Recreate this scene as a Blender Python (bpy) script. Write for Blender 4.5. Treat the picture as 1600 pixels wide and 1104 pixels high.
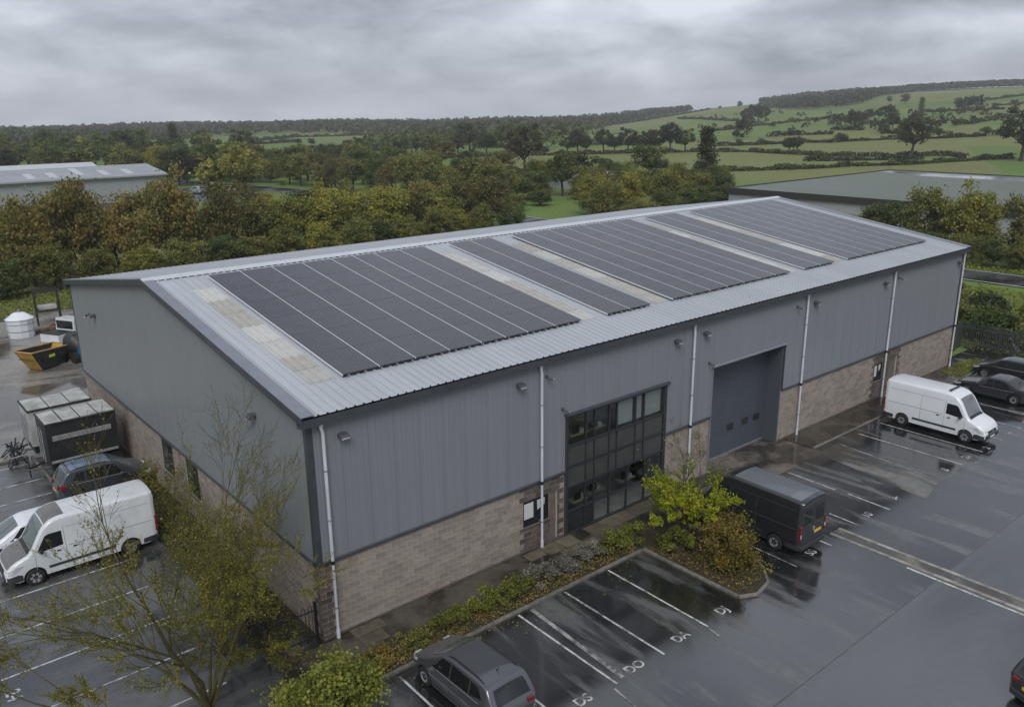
import bpy, bmesh, math, random
import numpy as np
from mathutils import Matrix, Vector, noise as mnoise

for _o in list(bpy.data.objects): bpy.data.objects.remove(_o, do_unlink=True)
R = math.radians
scene = bpy.context.scene
COL = scene.collection

# ------------------------------------------------------------------ camera
CAM = (-11.135, -23.821, 17.906)
def make_camera():
    yaw, pitch, roll = R(39.785), R(-16.356), R(-0.647)
    f = Vector((math.sin(yaw)*math.cos(pitch), math.cos(yaw)*math.cos(pitch), math.sin(pitch)))
    r = Vector((math.cos(yaw), -math.sin(yaw), 0)); u = r.cross(f)
    c, s = math.cos(roll), math.sin(roll)
    r2 = r*c+u*s; u2 = u*c-r*s
    m = Matrix(((r2.x, u2.x, -f.x, CAM[0]), (r2.y, u2.y, -f.y, CAM[1]), (r2.z, u2.z, -f.z, CAM[2]), (0, 0, 0, 1)))
    cd = bpy.data.cameras.new('camera'); cd.sensor_width = 36; cd.lens = 1314.91/1600*36
    cd.clip_start = 0.5; cd.clip_end = 9000
    co = bpy.data.objects.new('camera', cd); COL.objects.link(co); co.matrix_world = m
    scene.camera = co
make_camera()

# ------------------------------------------------------------------ overcast sky
SUN_AZ, SUN_EL = 222, 48        # degrees clockwise from +Y
def make_world():
    w = bpy.data.worlds.new('World'); scene.world = w; w.use_nodes = True
    nt = w.node_tree; N = nt.nodes; L = nt.links; N.clear()
    out = N.new('ShaderNodeOutputWorld')
    sky = N.new('ShaderNodeTexSky'); sky.sky_type = 'NISHITA'; sky.sun_disc = False
    sky.sun_elevation = R(SUN_EL); sky.sun_rotation = R(SUN_AZ)
    b1 = N.new('ShaderNodeBackground'); b1.inputs['Strength'].default_value = 0.1
    L.new(sky.outputs[0], b1.inputs['Color'])
    tc = N.new('ShaderNodeTexCoord'); sep = N.new('ShaderNodeSeparateXYZ'); L.new(tc.outputs['Generated'], sep.inputs[0])
    def nz(scale, zs, det, rough, dist, off):
        mp = N.new('ShaderNodeMapping'); mp.inputs['Scale'].default_value = (1, 1, zs); mp.inputs['Location'].default_value = off; L.new(tc.outputs['Generated'], mp.inputs['Vector'])
        n = N.new('ShaderNodeTexNoise'); n.inputs['Scale'].default_value = scale; n.inputs['Detail'].default_value = det
        n.inputs['Roughness'].default_value = rough; n.inputs['Distortion'].default_value = dist
        L.new(mp.outputs[0], n.inputs['Vector']); return n
    n1 = nz(2.4, 3.8, 4, 0.5, 0.25, (0.9, 2.3, 0.5)); n2 = nz(6.5, 2.9, 7, 0.62, 0.3, (2.1, 0.4, 1.0))
    mx0 = N.new('ShaderNodeMix'); mx0.data_type = 'FLOAT'; mx0.inputs[0].default_value = 0.36
    L.new(n1.outputs['Fac'], mx0.inputs[2]); L.new(n2.outputs['Fac'], mx0.inputs[3])
    zr = N.new('ShaderNodeMapRange'); zr.inputs[1].default_value = 0.0; zr.inputs[2].default_value = 0.10; zr.inputs[3].default_value = 0.085; zr.inputs[4].default_value = -0.02; L.new(sep.outputs['Z'], zr.inputs[0])
    mx = N.new('ShaderNodeMath'); mx.operation = 'ADD'; L.new(mx0.outputs[0], mx.inputs[0]); L.new(zr.outputs[0], mx.inputs[1])
    rp = N.new('ShaderNodeValToRGB'); e = rp.color_ramp.elements
    e[0].position = 0.38; e[0].color = (0.205, 0.225, 0.262, 1)
    e[1].position = 0.61; e[1].color = (0.54, 0.57, 0.63, 1)
    m_ = e.new(0.49); m_.color = (0.355, 0.38, 0.43, 1)
    L.new(mx.outputs[0], rp.inputs[0])
    b2 = N.new('ShaderNodeBackground'); L.new(rp.outputs[0], b2.inputs['Color']); b2.inputs['Strength'].default_value = 1.0
    ms = N.new('ShaderNodeMixShader'); ms.inputs[0].default_value = 0.95
    L.new(b1.outputs[0], ms.inputs[1]); L.new(b2.outputs[0], ms.inputs[2]); L.new(ms.outputs[0], out.inputs[0])
make_world()
def make_sun():
    sd = bpy.data.lights.new('sun', 'SUN'); sd.energy = 1.45; sd.angle = R(30); sd.color = (1, 0.985, 0.96)
    so = bpy.data.objects.new('sun', sd); COL.objects.link(so)
    a, e = R(SUN_AZ), R(SUN_EL)
    d = Vector((math.sin(a)*math.cos(e), math.cos(a)*math.cos(e), math.sin(e)))
    so.rotation_euler = d.to_track_quat('Z', 'Y').to_euler(); so.location = (-60, -60, 80)
make_sun()
vs = scene.view_settings; vs.view_transform = 'Standard'; vs.look = 'None'; vs.exposure = 0.57; vs.gamma = 1.0; vs.use_curve_mapping = False

# ------------------------------------------------------------------ helpers
def link(o, parent=None):
    COL.objects.link(o)
    if parent is not None: o.parent = parent
    return o
def tag(o, label=None, cat=None, group=None, kind=None):
    if label: o['label'] = label
    if cat: o['category'] = cat
    if group: o['group'] = group
    if kind: o['kind'] = kind
    return o
def empty(name, loc=(0, 0, 0), rz=0, label=None, cat=None, group=None, parent=None):
    o = bpy.data.objects.new(name, None); o.empty_display_size = 0.3
    o.location = loc; o.rotation_euler = (0, 0, rz); link(o, parent)
    return tag(o, label, cat, group)
def obj_from(name, me, parent=None, loc=None, rot=None):
    o = bpy.data.objects.new(name, me)
    if loc is not None: o.location = loc
    if rot is not None: o.rotation_euler = rot
    return link(o, parent)
def copy_tree(o, parent=None):
    c = o.copy(); COL.objects.link(c); c.parent = parent
    for ch in o.children: copy_tree(ch, c)
    return c
class MB:
    """collects faces; build() links ONE mesh object"""
    def __init__(s): s.v = []; s.f = []
    def add(s, vs, fs):
        b = len(s.v); s.v.extend(tuple(q) for q in vs); s.f.extend(tuple(b+i for i in f) for f in fs); return s
    def box(s, x0, x1, y0, y1, z0, z1):
        return s.add([(x0,y0,z0),(x1,y0,z0),(x1,y1,z0),(x0,y1,z0),(x0,y0,z1),(x1,y0,z1),(x1,y1,z1),(x0,y1,z1)],
                     [(0,3,2,1),(4,5,6,7),(0,1,5,4),(1,2,6,5),(2,3,7,6),(3,0,4,7)])
    def bbox(s, x0, x1, y0, y1, z0, z1, b=0.01):
        """box with chamfered edges"""
        c = []
        for z, i in ((z0, b), (z0+b, 0), (z1-b, 0), (z1, b)):
            c += [(x0+i+(b if i == 0 else 0)*0, y0+i, z), (x1-i, y0+i, z), (x1-i, y1-i, z), (x0+i, y1-i, z)]
        fs = [(3,2,1,0), (12,13,14,15)]
        for k in range(3):
            for j in range(4): fs.append((k*4+j, k*4+(j+1) % 4, k*4+4+(j+1) % 4, k*4+4+j))
        return s.add(c, fs)
    def prism(s, poly, axis, a, b):
        """extrude a 2D polygon along axis ('x','y','z') from a to b"""
        n = len(poly)
        def P(q, t): return {'x': (t, q[0], q[1]), 'y': (q[0], t, q[1]), 'z': (q[0], q[1], t)}[axis]
        vs = [P(q, a) for q in poly]+[P(q, b) for q in poly]
        fs = [tuple(range(n))[::-1], tuple(range(n, 2*n))]+[(i, (i+1) % n, n+(i+1) % n, n+i) for i in range(n)]
        return s.add(vs, fs)
    def tube(s, pts, rad, n=8, cap=True):
        pts = [Vector(q) for q in pts]; rad = rad if isinstance(rad, (list, tuple)) else [rad]*len(pts)
        rings = []; up = Vector((0, 0, 1))
        for i, q in enumerate(pts):
            d = (pts[min(i+1, len(pts)-1)]-pts[max(i-1, 0)]).normalized()
            a = d.cross(up if abs(d.z) < 0.95 else Vector((1, 0, 0))).normalized(); b = a.cross(d)
            rings.append([tuple(q+(a*math.cos(t)+b*math.sin(t))*rad[i]) for t in [2*math.pi*k/n for k in range(n)]])
        vs = [v for r_ in rings for v in r_]; fs = []
        for i in range(len(pts)-1):
            for k in range(n): fs.append((i*n+k, i*n+(k+1) % n, (i+1)*n+(k+1) % n, (i+1)*n+k))
        if cap: fs += [tuple(range(n))[::-1], tuple((len(pts)-1)*n+k for k in range(n))]
        return s.add(vs, fs)
    def cyl(s, c, r, h, axis='z', n=16, r2=None):
        d = {'x': (h, 0, 0), 'y': (0, h, 0), 'z': (0, 0, h)}[axis]
        return s.tube([c, (c[0]+d[0], c[1]+d[1], c[2]+d[2])], [r, r if r2 is None else r2], n)
    def mesh(s, name, mat, smooth=False, angle=None):
        me = bpy.data.meshes.new(name); me.from_pydata(s.v, [], s.f)
        if mat: me.materials.append(mat)
        if smooth: me.shade_smooth()
        if angle is not None:
            me.shade_smooth(); me.set_sharp_from_angle(angle=R(angle))
        me.update(); return me
    def build(s, name, mat, parent=None, smooth=False, angle=None, loc=None, rot=None):
        return obj_from(name, s.mesh(name, mat, smooth, angle), parent, loc, rot)

# ------------------------------------------------------------------ materials
MATS = {}
def mat(name, col, rough=0.6, metal=0.0, spec=0.5, var=0.0, vscale=3.0, bump=0.0, bscale=40.0, stretch=(1, 1, 1), col2=None, coat=0.0, rvar=0.0, alpha=None, island=0.0):
    """Principled material with noise colour variation and fine bump in object space"""
    if name in MATS: return MATS[name]
    m = bpy.data.materials.new(name); m.use_nodes = True; nt = m.node_tree; N = nt.nodes; L = nt.links
    b = N['Principled BSDF']; b.inputs['Roughness'].default_value = rough; b.inputs['Metallic'].default_value = metal
    b.inputs['Specular IOR Level'].default_value = spec; b.inputs['Coat Weight'].default_value = coat; b.inputs['Coat Roughness'].default_value = 0.08
    c = tuple(col)+(1,)
    b.inputs['Base Color'].default_value = c
    if var or bump or rvar:
        tc = N.new('ShaderNodeTexCoord'); mp = N.new('ShaderNodeMapping'); mp.inputs['Scale'].default_value = stretch
        L.new(tc.outputs['Object'], mp.inputs['Vector'])
    if var:
        n = N.new('ShaderNodeTexNoise'); n.inputs['Scale'].default_value = vscale; n.inputs['Detail'].default_value = 6; n.inputs['Roughness'].default_value = 0.6
        L.new(mp.outputs[0], n.inputs['Vector'])
        rp = N.new('ShaderNodeValToRGB'); e = rp.color_ramp.elements; e[0].position = 0.3; e[1].position = 0.72
        c2 = tuple(col2)+(1,) if col2 else tuple(min(1, x*(1+var)) for x in col)+(1,)
        e[0].color = tuple(x*(1-var) for x in col)+(1,) if not col2 else c; e[1].color = c2
        L.new(n.outputs['Fac'], rp.inputs[0]); cur = rp.outputs[0]
        if island:
            g = N.new('ShaderNodeNewGeometry'); oi = N.new('ShaderNodeObjectInfo'); a_ = N.new('ShaderNodeMath'); a_.operation = 'ADD'
            L.new(g.outputs['Random Per Island'], a_.inputs[0]); L.new(oi.outputs['Random'], a_.inputs[1])
            fr = N.new('ShaderNodeMath'); fr.operation = 'FRACT'; L.new(a_.outputs[0], fr.inputs[0])
            mr = N.new('ShaderNodeMapRange'); mr.inputs[3].default_value = 1-island; mr.inputs[4].default_value = 1+island; L.new(fr.outputs[0], mr.inputs[0])
            hv = N.new('ShaderNodeHueSaturation'); L.new(cur, hv.inputs['Color']); L.new(mr.outputs[0], hv.inputs['Value']); cur = hv.outputs[0]
        L.new(cur, b.inputs['Base Color'])
    if rvar:
        n = N.new('ShaderNodeTexNoise'); n.inputs['Scale'].default_value = vscale*1.7; n.inputs['Detail'].default_value = 4
        L.new(mp.outputs[0], n.inputs['Vector'])
        mr = N.new('ShaderNodeMapRange'); mr.inputs[1].default_value = 0.35; mr.inputs[2].default_value = 0.65
        mr.inputs[3].default_value = max(0.02, rough-rvar); mr.inputs[4].default_value = min(1, rough+rvar)
        L.new(n.outputs['Fac'], mr.inputs[0]); L.new(mr.outputs[0], b.inputs['Roughness'])
    if bump:
        n = N.new('ShaderNodeTexNoise'); n.inputs['Scale'].default_value = bscale; n.inputs['Detail'].default_value = 3
        L.new(mp.outputs[0], n.inputs['Vector'])
        bp = N.new('ShaderNodeBump'); bp.inputs['Strength'].default_value = bump; bp.inputs['Distance'].default_value = 0.02
        L.new(n.outputs['Fac'], bp.inputs['Height']); L.new(bp.outputs[0], b.inputs['Normal'])
    MATS[name] = m; return m
def glass(name, col=(0.02, 0.025, 0.03), rough=0.03, spec=0.8):
    return mat(name, col, rough, 0, spec)
M_clad = mat('cladding_grey', (0.180, 0.191, 0.211), 0.42, 0.0, 0.45, var=0.08, vscale=0.8, stretch=(6, 6, 0.16), bump=0.03, bscale=1.2, island=0.015)
M_cladg = mat('cladding_gable', (0.188, 0.203, 0.212), 0.40, 0.0, 0.45, var=0.08, vscale=0.8, stretch=(6, 6, 0.16), bump=0.05, bscale=0.8, island=0.015)
M_dark = mat('dark_grey_trim', (0.045, 0.049, 0.058), 0.4, 0, 0.5, var=0.2, vscale=2)
M_verge = mat('verge_flashing', (0.19, 0.205, 0.24), 0.35, 0.1, 0.5, var=0.12, vscale=1.5)
M_roof = mat('roof_steel', (0.385, 0.41, 0.44), 0.42, 0.0, 0.5, var=0.10, vscale=0.8, stretch=(1, 0.25, 1), rvar=0.1, island=0.04)
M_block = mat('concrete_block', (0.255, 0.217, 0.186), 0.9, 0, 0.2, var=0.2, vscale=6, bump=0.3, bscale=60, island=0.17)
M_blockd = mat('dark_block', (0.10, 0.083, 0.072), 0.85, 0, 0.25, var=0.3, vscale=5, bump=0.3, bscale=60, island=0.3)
M_mortar = mat('mortar', (0.40, 0.355, 0.32), 0.95, 0, 0.2, var=0.15, vscale=8)
M_pipe = mat('downpipe_pale', (0.50, 0.52, 0.56), 0.4, 0, 0.5, var=0.15, vscale=3, stretch=(1, 1, 0.3))
M_black = mat('black_plastic', (0.012, 0.012, 0.014), 0.5)
M_steel = mat('galvanised', (0.35, 0.37, 0.40), 0.45, 0.7, 0.5, var=0.2, vscale=4)
M_white = mat('white_line_paint', (0.62, 0.63, 0.64), 0.4, 0, 0.5, var=0.3, vscale=4, col2=(0.78, 0.79, 0.8))

# ================================================================== WAREHOUSE
BL, BW, HB, HE = 48.57, 29.61, 3.05, 8.05
SL = 0.14876
def roof_z(y): return 8.461+SL*(y+0.297) if y <= BW/2 else 8.461+SL*(BW-y+0.297)
SANG = math.atan(SL)
WH = empty('warehouse', (0, 0, 0), label='large grey clad warehouse with brown block base and solar panels on its roof', cat='warehouse')

def roof_sheets():
    pitch = 0.3353
    prof = []
    for k in range(3):
        a = k*pitch
        prof += [(a, 0), (a+0.128, 0), (a+0.142, 0.05), (a+0.192, 0.05), (a+0.206, 0)]
    prof.append((3*pitch, 0))
    def sheet(y0, y1, lift=0.0):
        m = MB(); n = len(prof); Ls = (y1-y0)/math.cos(SANG)
        m.add([(x, 0, z+lift) for x, z in prof]+[(x, Ls, z+lift) for x, z in prof], [(i, i+1, n+i+1, n+i) for i in range(n-1)])
        return m
    sm = sheet(-0.33, 14.6).mesh('roof_sheet', M_roof)
    x = 0.14
    for i in range(48):
        obj_from('roof_sheet', sm, WH, (x, -0.33, roof_z(-0.33)), (SANG, 0, 0))
        obj_from('roof_sheet', sm, WH, (x+3*pitch, BW+0.33, roof_z(-0.33)), (SANG, 0, math.pi))
        x += 3*pitch
    # translucent rooflight strips, each of four weathered pieces
    ml = [rooflight_mat('rooflight_%d' % k, a, b) for k, (a, b) in enumerate((((0.43, 0.43, 0.415), (0.55, 0.55, 0.535)), ((0.33, 0.32, 0.295), (0.46, 0.45, 0.425)), ((0.39, 0.385, 0.365), (0.52, 0.515, 0.495)), ((0.31, 0.295, 0.265), (0.43, 0.415, 0.385))))]
    order = [(0, 1, 0, 1), (0, 3, 2, 1), (2, 1, 3, 2), (0, 1, 2, 1), (2, 1, 2, 3)]
    random.seed(5)
    for k, x0 in enumerate((1.05, 14.42, 18.85, 30.62, 35.2)):
        ys = [12.6, 10.9, 9.3, 7.6, 5.9, 4.2, 3.0, 1.85]; rq = random.Random(k+3)
        for j in range(7):
            o = sheet(ys[j+1], ys[j]-0.015, 0.014+0.004*(j % 2)).build('rooflight', ml[rq.choice((0, 0, 2, 1, 3, 2) if k == 0 else (0, 2, 2, 1, 3, 1))], WH, loc=(0.14+3*pitch*round((x0-0.14)/(3*pitch)), ys[j+1], roof_z(ys[j+1])), rot=(SANG, 0, 0))
    # ridge capping, filler blocks, verge flashings, gutters
    m = MB(); x0, x1 = -0.3, BL+0.3; rz = roof_z(BW/2)
    for sgn in (-1, 1):
        ye = BW/2+sgn*0.42
        m.add([(x0, ye, roof_z(ye)+0.060), (x1, ye, roof_z(ye)+0.060), (x1, BW/2, rz+0.09), (x0, BW/2, rz+0.09),
               (x0, ye, roof_z(ye)+0.048), (x1, ye, roof_z(ye)+0.048)], [(0, 1, 2, 3), (4, 5, 1, 0)])
    m.build('ridge_cap', mat('ridge_steel', (0.48, 0.51, 0.545), 0.35, 0, 0.5, var=0.08), WH)
    for sgn in (-1, 1):
        y = BW/2+sgn*0.36
        MB().box(0.1, BL-0.1, y-0.02, y+0.02, roof_z(y)-0.02, roof_z(y)+0.046).build('ridge_filler', M_black, WH)
    for xa, xb, xf in ((-0.31, 0.17, -0.31), (BL-0.17, BL+0.31, BL+0.31)):
        for (ya, yb) in ((-0.34, BW/2), (BW+0.34, BW/2)):
            za, zb = roof_z(ya)+0.066, roof_z(yb)+0.066
            m = MB(); m.add([(xa, ya, za), (xb, ya, za), (xb, yb, zb), (xa, yb, zb), (xa, ya, za-.03), (xb, ya, za-.03), (xb, yb, zb-.03), (xa, yb, zb-.03)],
                            [(0,1,2,3), (7,6,5,4), (0,4,5,1), (1,5,6,2), (2,6,7,3), (3,7,4,0)])
            m.build('verge_flashing', M_verge, WH)
            t = 0.03 if xf < 0 else -0.03
            m = MB(); m.add([(xf, ya, za-.034), (xf+t, ya, za-.034), (xf+t, yb, zb-.034), (xf, yb, zb-.034), (xf, ya, za-.29), (xf+t, ya, za-.29), (xf+t, yb, zb-.29), (xf, yb, zb-.29)],
                            [(0,1,2,3), (7,6,5,4), (0,4,5,1), (1,5,6,2), (2,6,7,3), (3,7,4,0)])
            m.build('verge_fascia', M_dark, WH)
            m = MB(); m.add([(xf, ya, za-.30), (0 if xf < 0 else BL, ya, za-.30), (0 if xf < 0 else BL, yb, zb-.30), (xf, yb, zb-.30)], [(0, 1, 2, 3)])
            m.build('verge_soffit', M_dark, WH)
    for y0, y1 in ((-0.36, -0.05), (BW+0.05, BW+0.36)):
        m = MB(); m.prism([(y0, 8.13), (y1, 8.08), (y1, 8.42), (y1-.02, 8.42), (y1-.02, 8.2), (y0+.03, 8.2), (y0+.03, 8.40), (y0, 8.40)] if y0 < 0 else
                          [(y1, 8.13), (y0, 8.08), (y0, 8.42), (y0+.02, 8.42), (y0+.02, 8.2), (y1-.03, 8.2), (y1-.03, 8.40), (y1, 8.40)], 'x', -0.33, BL+0.33)
        m.build('gutter', M_dark, WH)
def rooflight_mat(name, a, b):
    m = mat(name, a, 0.55, 0, 0.4, var=0.5, vscale=1.6, col2=b, stretch=(4, 0.9, 1), bump=0.1, bscale=12)
    return m
roof_sheets()

def cladding():
    def panel(wd, zb, za, zc):
        """vertical sheet of width wd, bottom zb, top za at its left edge and zc at its right; outer face at y=-0.06"""
        pts = [(0, -0.048), (0.005, -0.06)]
        for k in range(1, 6):
            c = wd*k/6; pts += [(c-0.022, -0.06), (c-0.010, -0.052), (c+0.010, -0.052), (c+0.022, -0.06)]
        pts += [(wd-0.009, -0.06), (wd-0.003, -0.048)]
        m = MB(); n = len(pts)
        top = [za+(zc-za)*(x/wd) for x, _ in pts]
        m.add([(x, y, zb) for x, y in pts]+[(x, y, t) for (x, y), t in zip(pts, top)], [(i, i+1, n+i+1, n+i) for i in range(n-1)])
        return m
    cache = {}
    def place(wd, zb, za, zc, loc, rz, ma):
        key = (round(wd, 3), zb, round(za, 3), round(zc, 3), ma.name)
        if key not in cache: cache[key] = panel(wd, zb, za, zc).mesh('cladding_panel', ma)
        obj_from('cladding_panel', cache[key], WH, loc, (0, 0, rz))
    segs = [(0.16, 11.5, HB), (11.5, 17.96, 5.62), (17.96, 21.4, HB), (21.4, 27.6, 5.66), (27.6, BL-0.12, HB)]
    for a, b, zb in segs:
        n = max(1, round((b-a)/1.0)); w = (b-a)/n
        for i in range(n): place(w, zb, 8.35, 8.35, (a+i*w, 0, 0), 0, M_clad)
    # gable ends: local x runs along -Y for the near gable
    n = 30; w = (BW-0.24)/n
    for i in range(n):
        y0 = 0.12+i*w
        za, zc = roof_z(y0+w)-0.03, roof_z(y0)-0.03
        if y0 < BW/2 < y0+w: za = zc = min(za, zc)
        place(w, HB, za, zc, (0, y0+w, 0), -math.pi/2, M_cladg)
        place(w, HB, zc, za, (BL, y0, 0), math.pi/2, M_cladg)
    for i in range(48):
        place(1.01, HB, 8.35, 8.35, (0.06+(i+1)*1.01, BW, 0), math.pi, M_clad)
    # corner flashings, drip flashings
    for x, y in ((0, 0), (BL, 0), (0, BW), (BL, BW)):
        sx = -1 if x == 0 else 1; sy = -1 if y == 0 else 1
        m = MB(); m.prism([(x+sx*.07, y+sy*.07), (x-sx*.17, y+sy*.07), (x-sx*.17, y+sy*.02), (x+sx*.02, y+sy*.02), (x+sx*.02, y-sy*.12), (x+sx*.07, y-sy*.12)], 'z', HB-0.05, 8.12)
        m.build('corner_flashing', M_dark, WH)
    for a, b in ((0.17, 11.49), (17.97, 21.38), (27.62, BL-0.17)):
        MB().prism([(-0.095, HB-0.06), (-0.02, HB-0.06), (-0.02, HB+0.07), (-0.063, HB+0.07), (-0.095, HB+0.02)], 'x', a, b).build('drip_flashing', M_dark, WH)
    MB().prism([(-0.095, HB-0.06), (-0.02, HB-0.06), (-0.02, HB+0.07), (-0.063, HB+0.07), (-0.095, HB+0.02)], 'y', 0.13, BW-0.13).build('drip_flashing', M_dark, WH)
    MB().box(BL+0.02, BL+0.09, 0.13, BW-0.13, HB-0.06, HB+0.05).build('drip_flashing', M_dark, WH)
    # dark lining behind everything (closes the shell)
    m = MB(); m.prism([(0.3, 0.1), (BW-0.3, 0.1), (BW-0.3, 8.3), (BW/2, 10.4), (0.3, 8.3)], 'x', 0.35, 11.4)
    m.prism([(3.6, 0.1), (BW-0.3, 0.1), (BW-0.3, 8.3), (BW/2, 10.4), (3.6, 8.9)], 'x', 11.41, 18.2)
    m.prism([(1.2, 0.1), (BW-0.3, 0.1), (BW-0.3, 8.3), (BW/2, 10.4), (1.2, 8.5)], 'x', 18.21, 28.2)
    m.prism([(0.3, 0.1), (BW-0.3, 0.1), (BW-0.3, 8.3), (BW/2, 10.4), (0.3, 8.3)], 'x', 28.21, BL-0.35)
    m.build('inner_lining', M_dark, WH)
cladding()

GLZ = (11.55, 17.92, 0.0, 5.58); ROL = (21.42, 27.58, 0.0, 5.64)
def blockwork():
    CH = HB/13; BLN = 0.45; J = 0.015
    fr_open = [(GLZ[0]-.02, GLZ[1]+.02, 0, 9), (ROL[0]-.02, ROL[1]+.02, 0, 9), (9.2, 10.64, 1.17, 2.34), (10.7, 11.1, 0.0, 2.34), (37.9, 38.95, 1.17, 2.34), (39.7, 40.75, 0.0, 2.34)]
    gb_open = [(14.5, 16.1, 1.17, 2.81), (11.2, 12.8, 1.17, 2.81)]
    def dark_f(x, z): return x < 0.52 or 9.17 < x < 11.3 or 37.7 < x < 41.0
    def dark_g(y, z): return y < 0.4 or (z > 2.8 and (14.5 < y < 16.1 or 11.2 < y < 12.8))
    items = []
    for wall, Ln, ops, dk in (('f', BL, fr_open, dark_f), ('g', BW, gb_open, dark_g)):
        for c in range(13):
            z0, z1 = c*CH, (c+1)*CH; zc = (z0+z1)/2
            iv = [(0.0, Ln)]
            for a, b, za, zb in ops:
                if za-0.02 < zc < zb+0.02:
                    nv = []
                    for p, q in iv:
                        if b <= p or a >= q: nv.append((p, q)); continue
                        if a > p: nv.append((p, a))
                        if b < q: nv.append((b, q))
                    iv = nv
            off = 0.0 if c % 2 == 0 else -BLN/2
            for p, q in iv:
                k = math.floor((p-off)/BLN)
                while True:
                    a, b = max(p, off+k*BLN), min(q, off+(k+1)*BLN); k += 1
                    if a >= q-1e-6: break
                    if b-a < 0.03: continue
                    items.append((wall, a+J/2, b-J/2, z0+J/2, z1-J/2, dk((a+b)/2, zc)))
    def pos(it): return ((it[1]+it[2])/2, 0, (it[3]+it[4])/2) if it[0] == 'f' else (0, (it[1]+it[2])/2, (it[3]+it[4])/2)
    cv = Vector(CAM)
    items.sort(key=lambda it: (Vector(pos(it))-cv).length)
    vis = [it for it in items if not (it[0] == 'g' and pos(it)[2] < 1.0)]
    top = set(id(it) for it in vis[:300])
    walls = {}
    ops_m = {'f': MB(), 'g': MB()}
    def backing(m, wall, Ln, ops):
        xs = sorted(set([0.02, Ln]+[o[0]+.005 for o in ops]+[o[1]-.005 for o in ops]))
        for a, b in zip(xs, xs[1:]):
            zs = [(0, HB)]
            for o in ops:
                if o[0] < (a+b)/2 < o[1]:
                    nz = []
                    for p, q in zs:
                        if o[2] > p: nz.append((p, o[2]))
                        if o[3] < q: nz.append((o[3], q))
                    zs = nz
            for z0, z1 in zs:
                if wall == 'f': m.box(a, b, 0.008, 0.25, z0, z1)
                else: m.box(0.008, 0.25, max(a, 0.26), b, z0, z1)
    def seg(x): return 'f0' if x < 14 else 'f1' if x < 24 else 'f2'
    for k, (p, q) in (('f0', (0, 14)), ('f1', (14, 24)), ('f2', (24, 60))):
        mm = MB(); full = MB(); backing(full, 'f', BL, fr_open)
        for j in range(0, len(full.v), 8):
            if p <= full.v[j][0] < q: mm.add(full.v[j:j+8], [(0,3,2,1),(4,5,6,7),(0,1,5,4),(1,2,6,5),(2,3,7,6),(3,0,4,7)])
        walls[k] = mm.build('block_wall', M_mortar, WH)
    backing(ops_m['g'], 'g', BW, gb_open); walls['g'] = ops_m['g'].build('block_wall', M_mortar, WH)
    def wkey(it): return seg(it[1]) if it[0] == 'f' else 'g'
    m = MB(); m.box(0.3, BL, BW-0.25, BW, 0, HB); m.build('block_wall', M_block, WH)
    m = MB(); m.box(BL-0.25, BL, 0.01, BW-0.26, 0, HB); m.build('block_wall', M_block, WH)
    rest = {}
    cache = {}; rnd = random.Random(3)
    for it in items:
        w, a, b, z0, z1, d = it; t = rnd.uniform(-0.003, 0.002)
        if id(it) in top:
            key = (w, round(b-a, 3), d)
            if key not in cache:
                m = MB(); hl = (b-a)/2; hh = (z1-z0)/2
                if w == 'f': m.add([(-hl, .06, -hh), (hl, .06, -hh), (hl, .06, hh), (-hl, .06, hh), (-hl, 0.004, -hh), (hl, 0.004, -hh), (hl, 0.004, hh), (-hl, 0.004, hh), (-hl+.005, 0, -hh+.005), (hl-.005, 0, -hh+.005), (hl-.005, 0, hh-.005), (-hl+.005, 0, hh-.005)],
                        [(0,1,5,4), (1,2,6,5), (2,3,7,6), (3,0,4,7), (4,5,9,8), (5,6,10,9), (6,7,11,10), (7,4,8,11), (8,9,10,11)])
                else: m.add([(.06, hl, -hh), (.06, -hl, -hh), (.06, -hl, hh), (.06, hl, hh), (0.004, hl, -hh), (0.004, -hl, -hh), (0.004, -hl, hh), (0.004, hl, hh), (0, hl-.005, -hh+.005), (0, -hl+.005, -hh+.005), (0, -hl+.005, hh-.005), (0, hl-.005, hh-.005)],
                        [(0,1,5,4), (1,2,6,5), (2,3,7,6), (3,0,4,7), (4,5,9,8), (5,6,10,9), (6,7,11,10), (7,4,8,11), (8,9,10,11)])
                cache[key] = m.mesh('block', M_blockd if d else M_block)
            c = pos(it)
            obj_from('block', cache[key], walls[wkey(it)], (c[0], t, c[2]) if w == 'f' else (t, c[1], c[2]))
        else:
            mm = rest.setdefault((wkey(it), int(d)), MB())
            if w == 'f': mm.box(a, b, t, .06, z0, z1)
            else: mm.box(t, .06, a, b, z0, z1)
    for (w, d), m in rest.items():
        if m.v:
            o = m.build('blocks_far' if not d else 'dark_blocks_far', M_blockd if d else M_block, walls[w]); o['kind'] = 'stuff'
    # low plinth strip in the dark block colour along the front wall foot
    MB().box(0.0, GLZ[0]-0.03, -0.035, -0.004, 0.0, 0.13).build('plinth', M_blockd, WH)
    MB().box(27.62, BL, -0.035, -0.004, 0.0, 0.13).build('plinth', M_blockd, WH)
blockwork()

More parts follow.
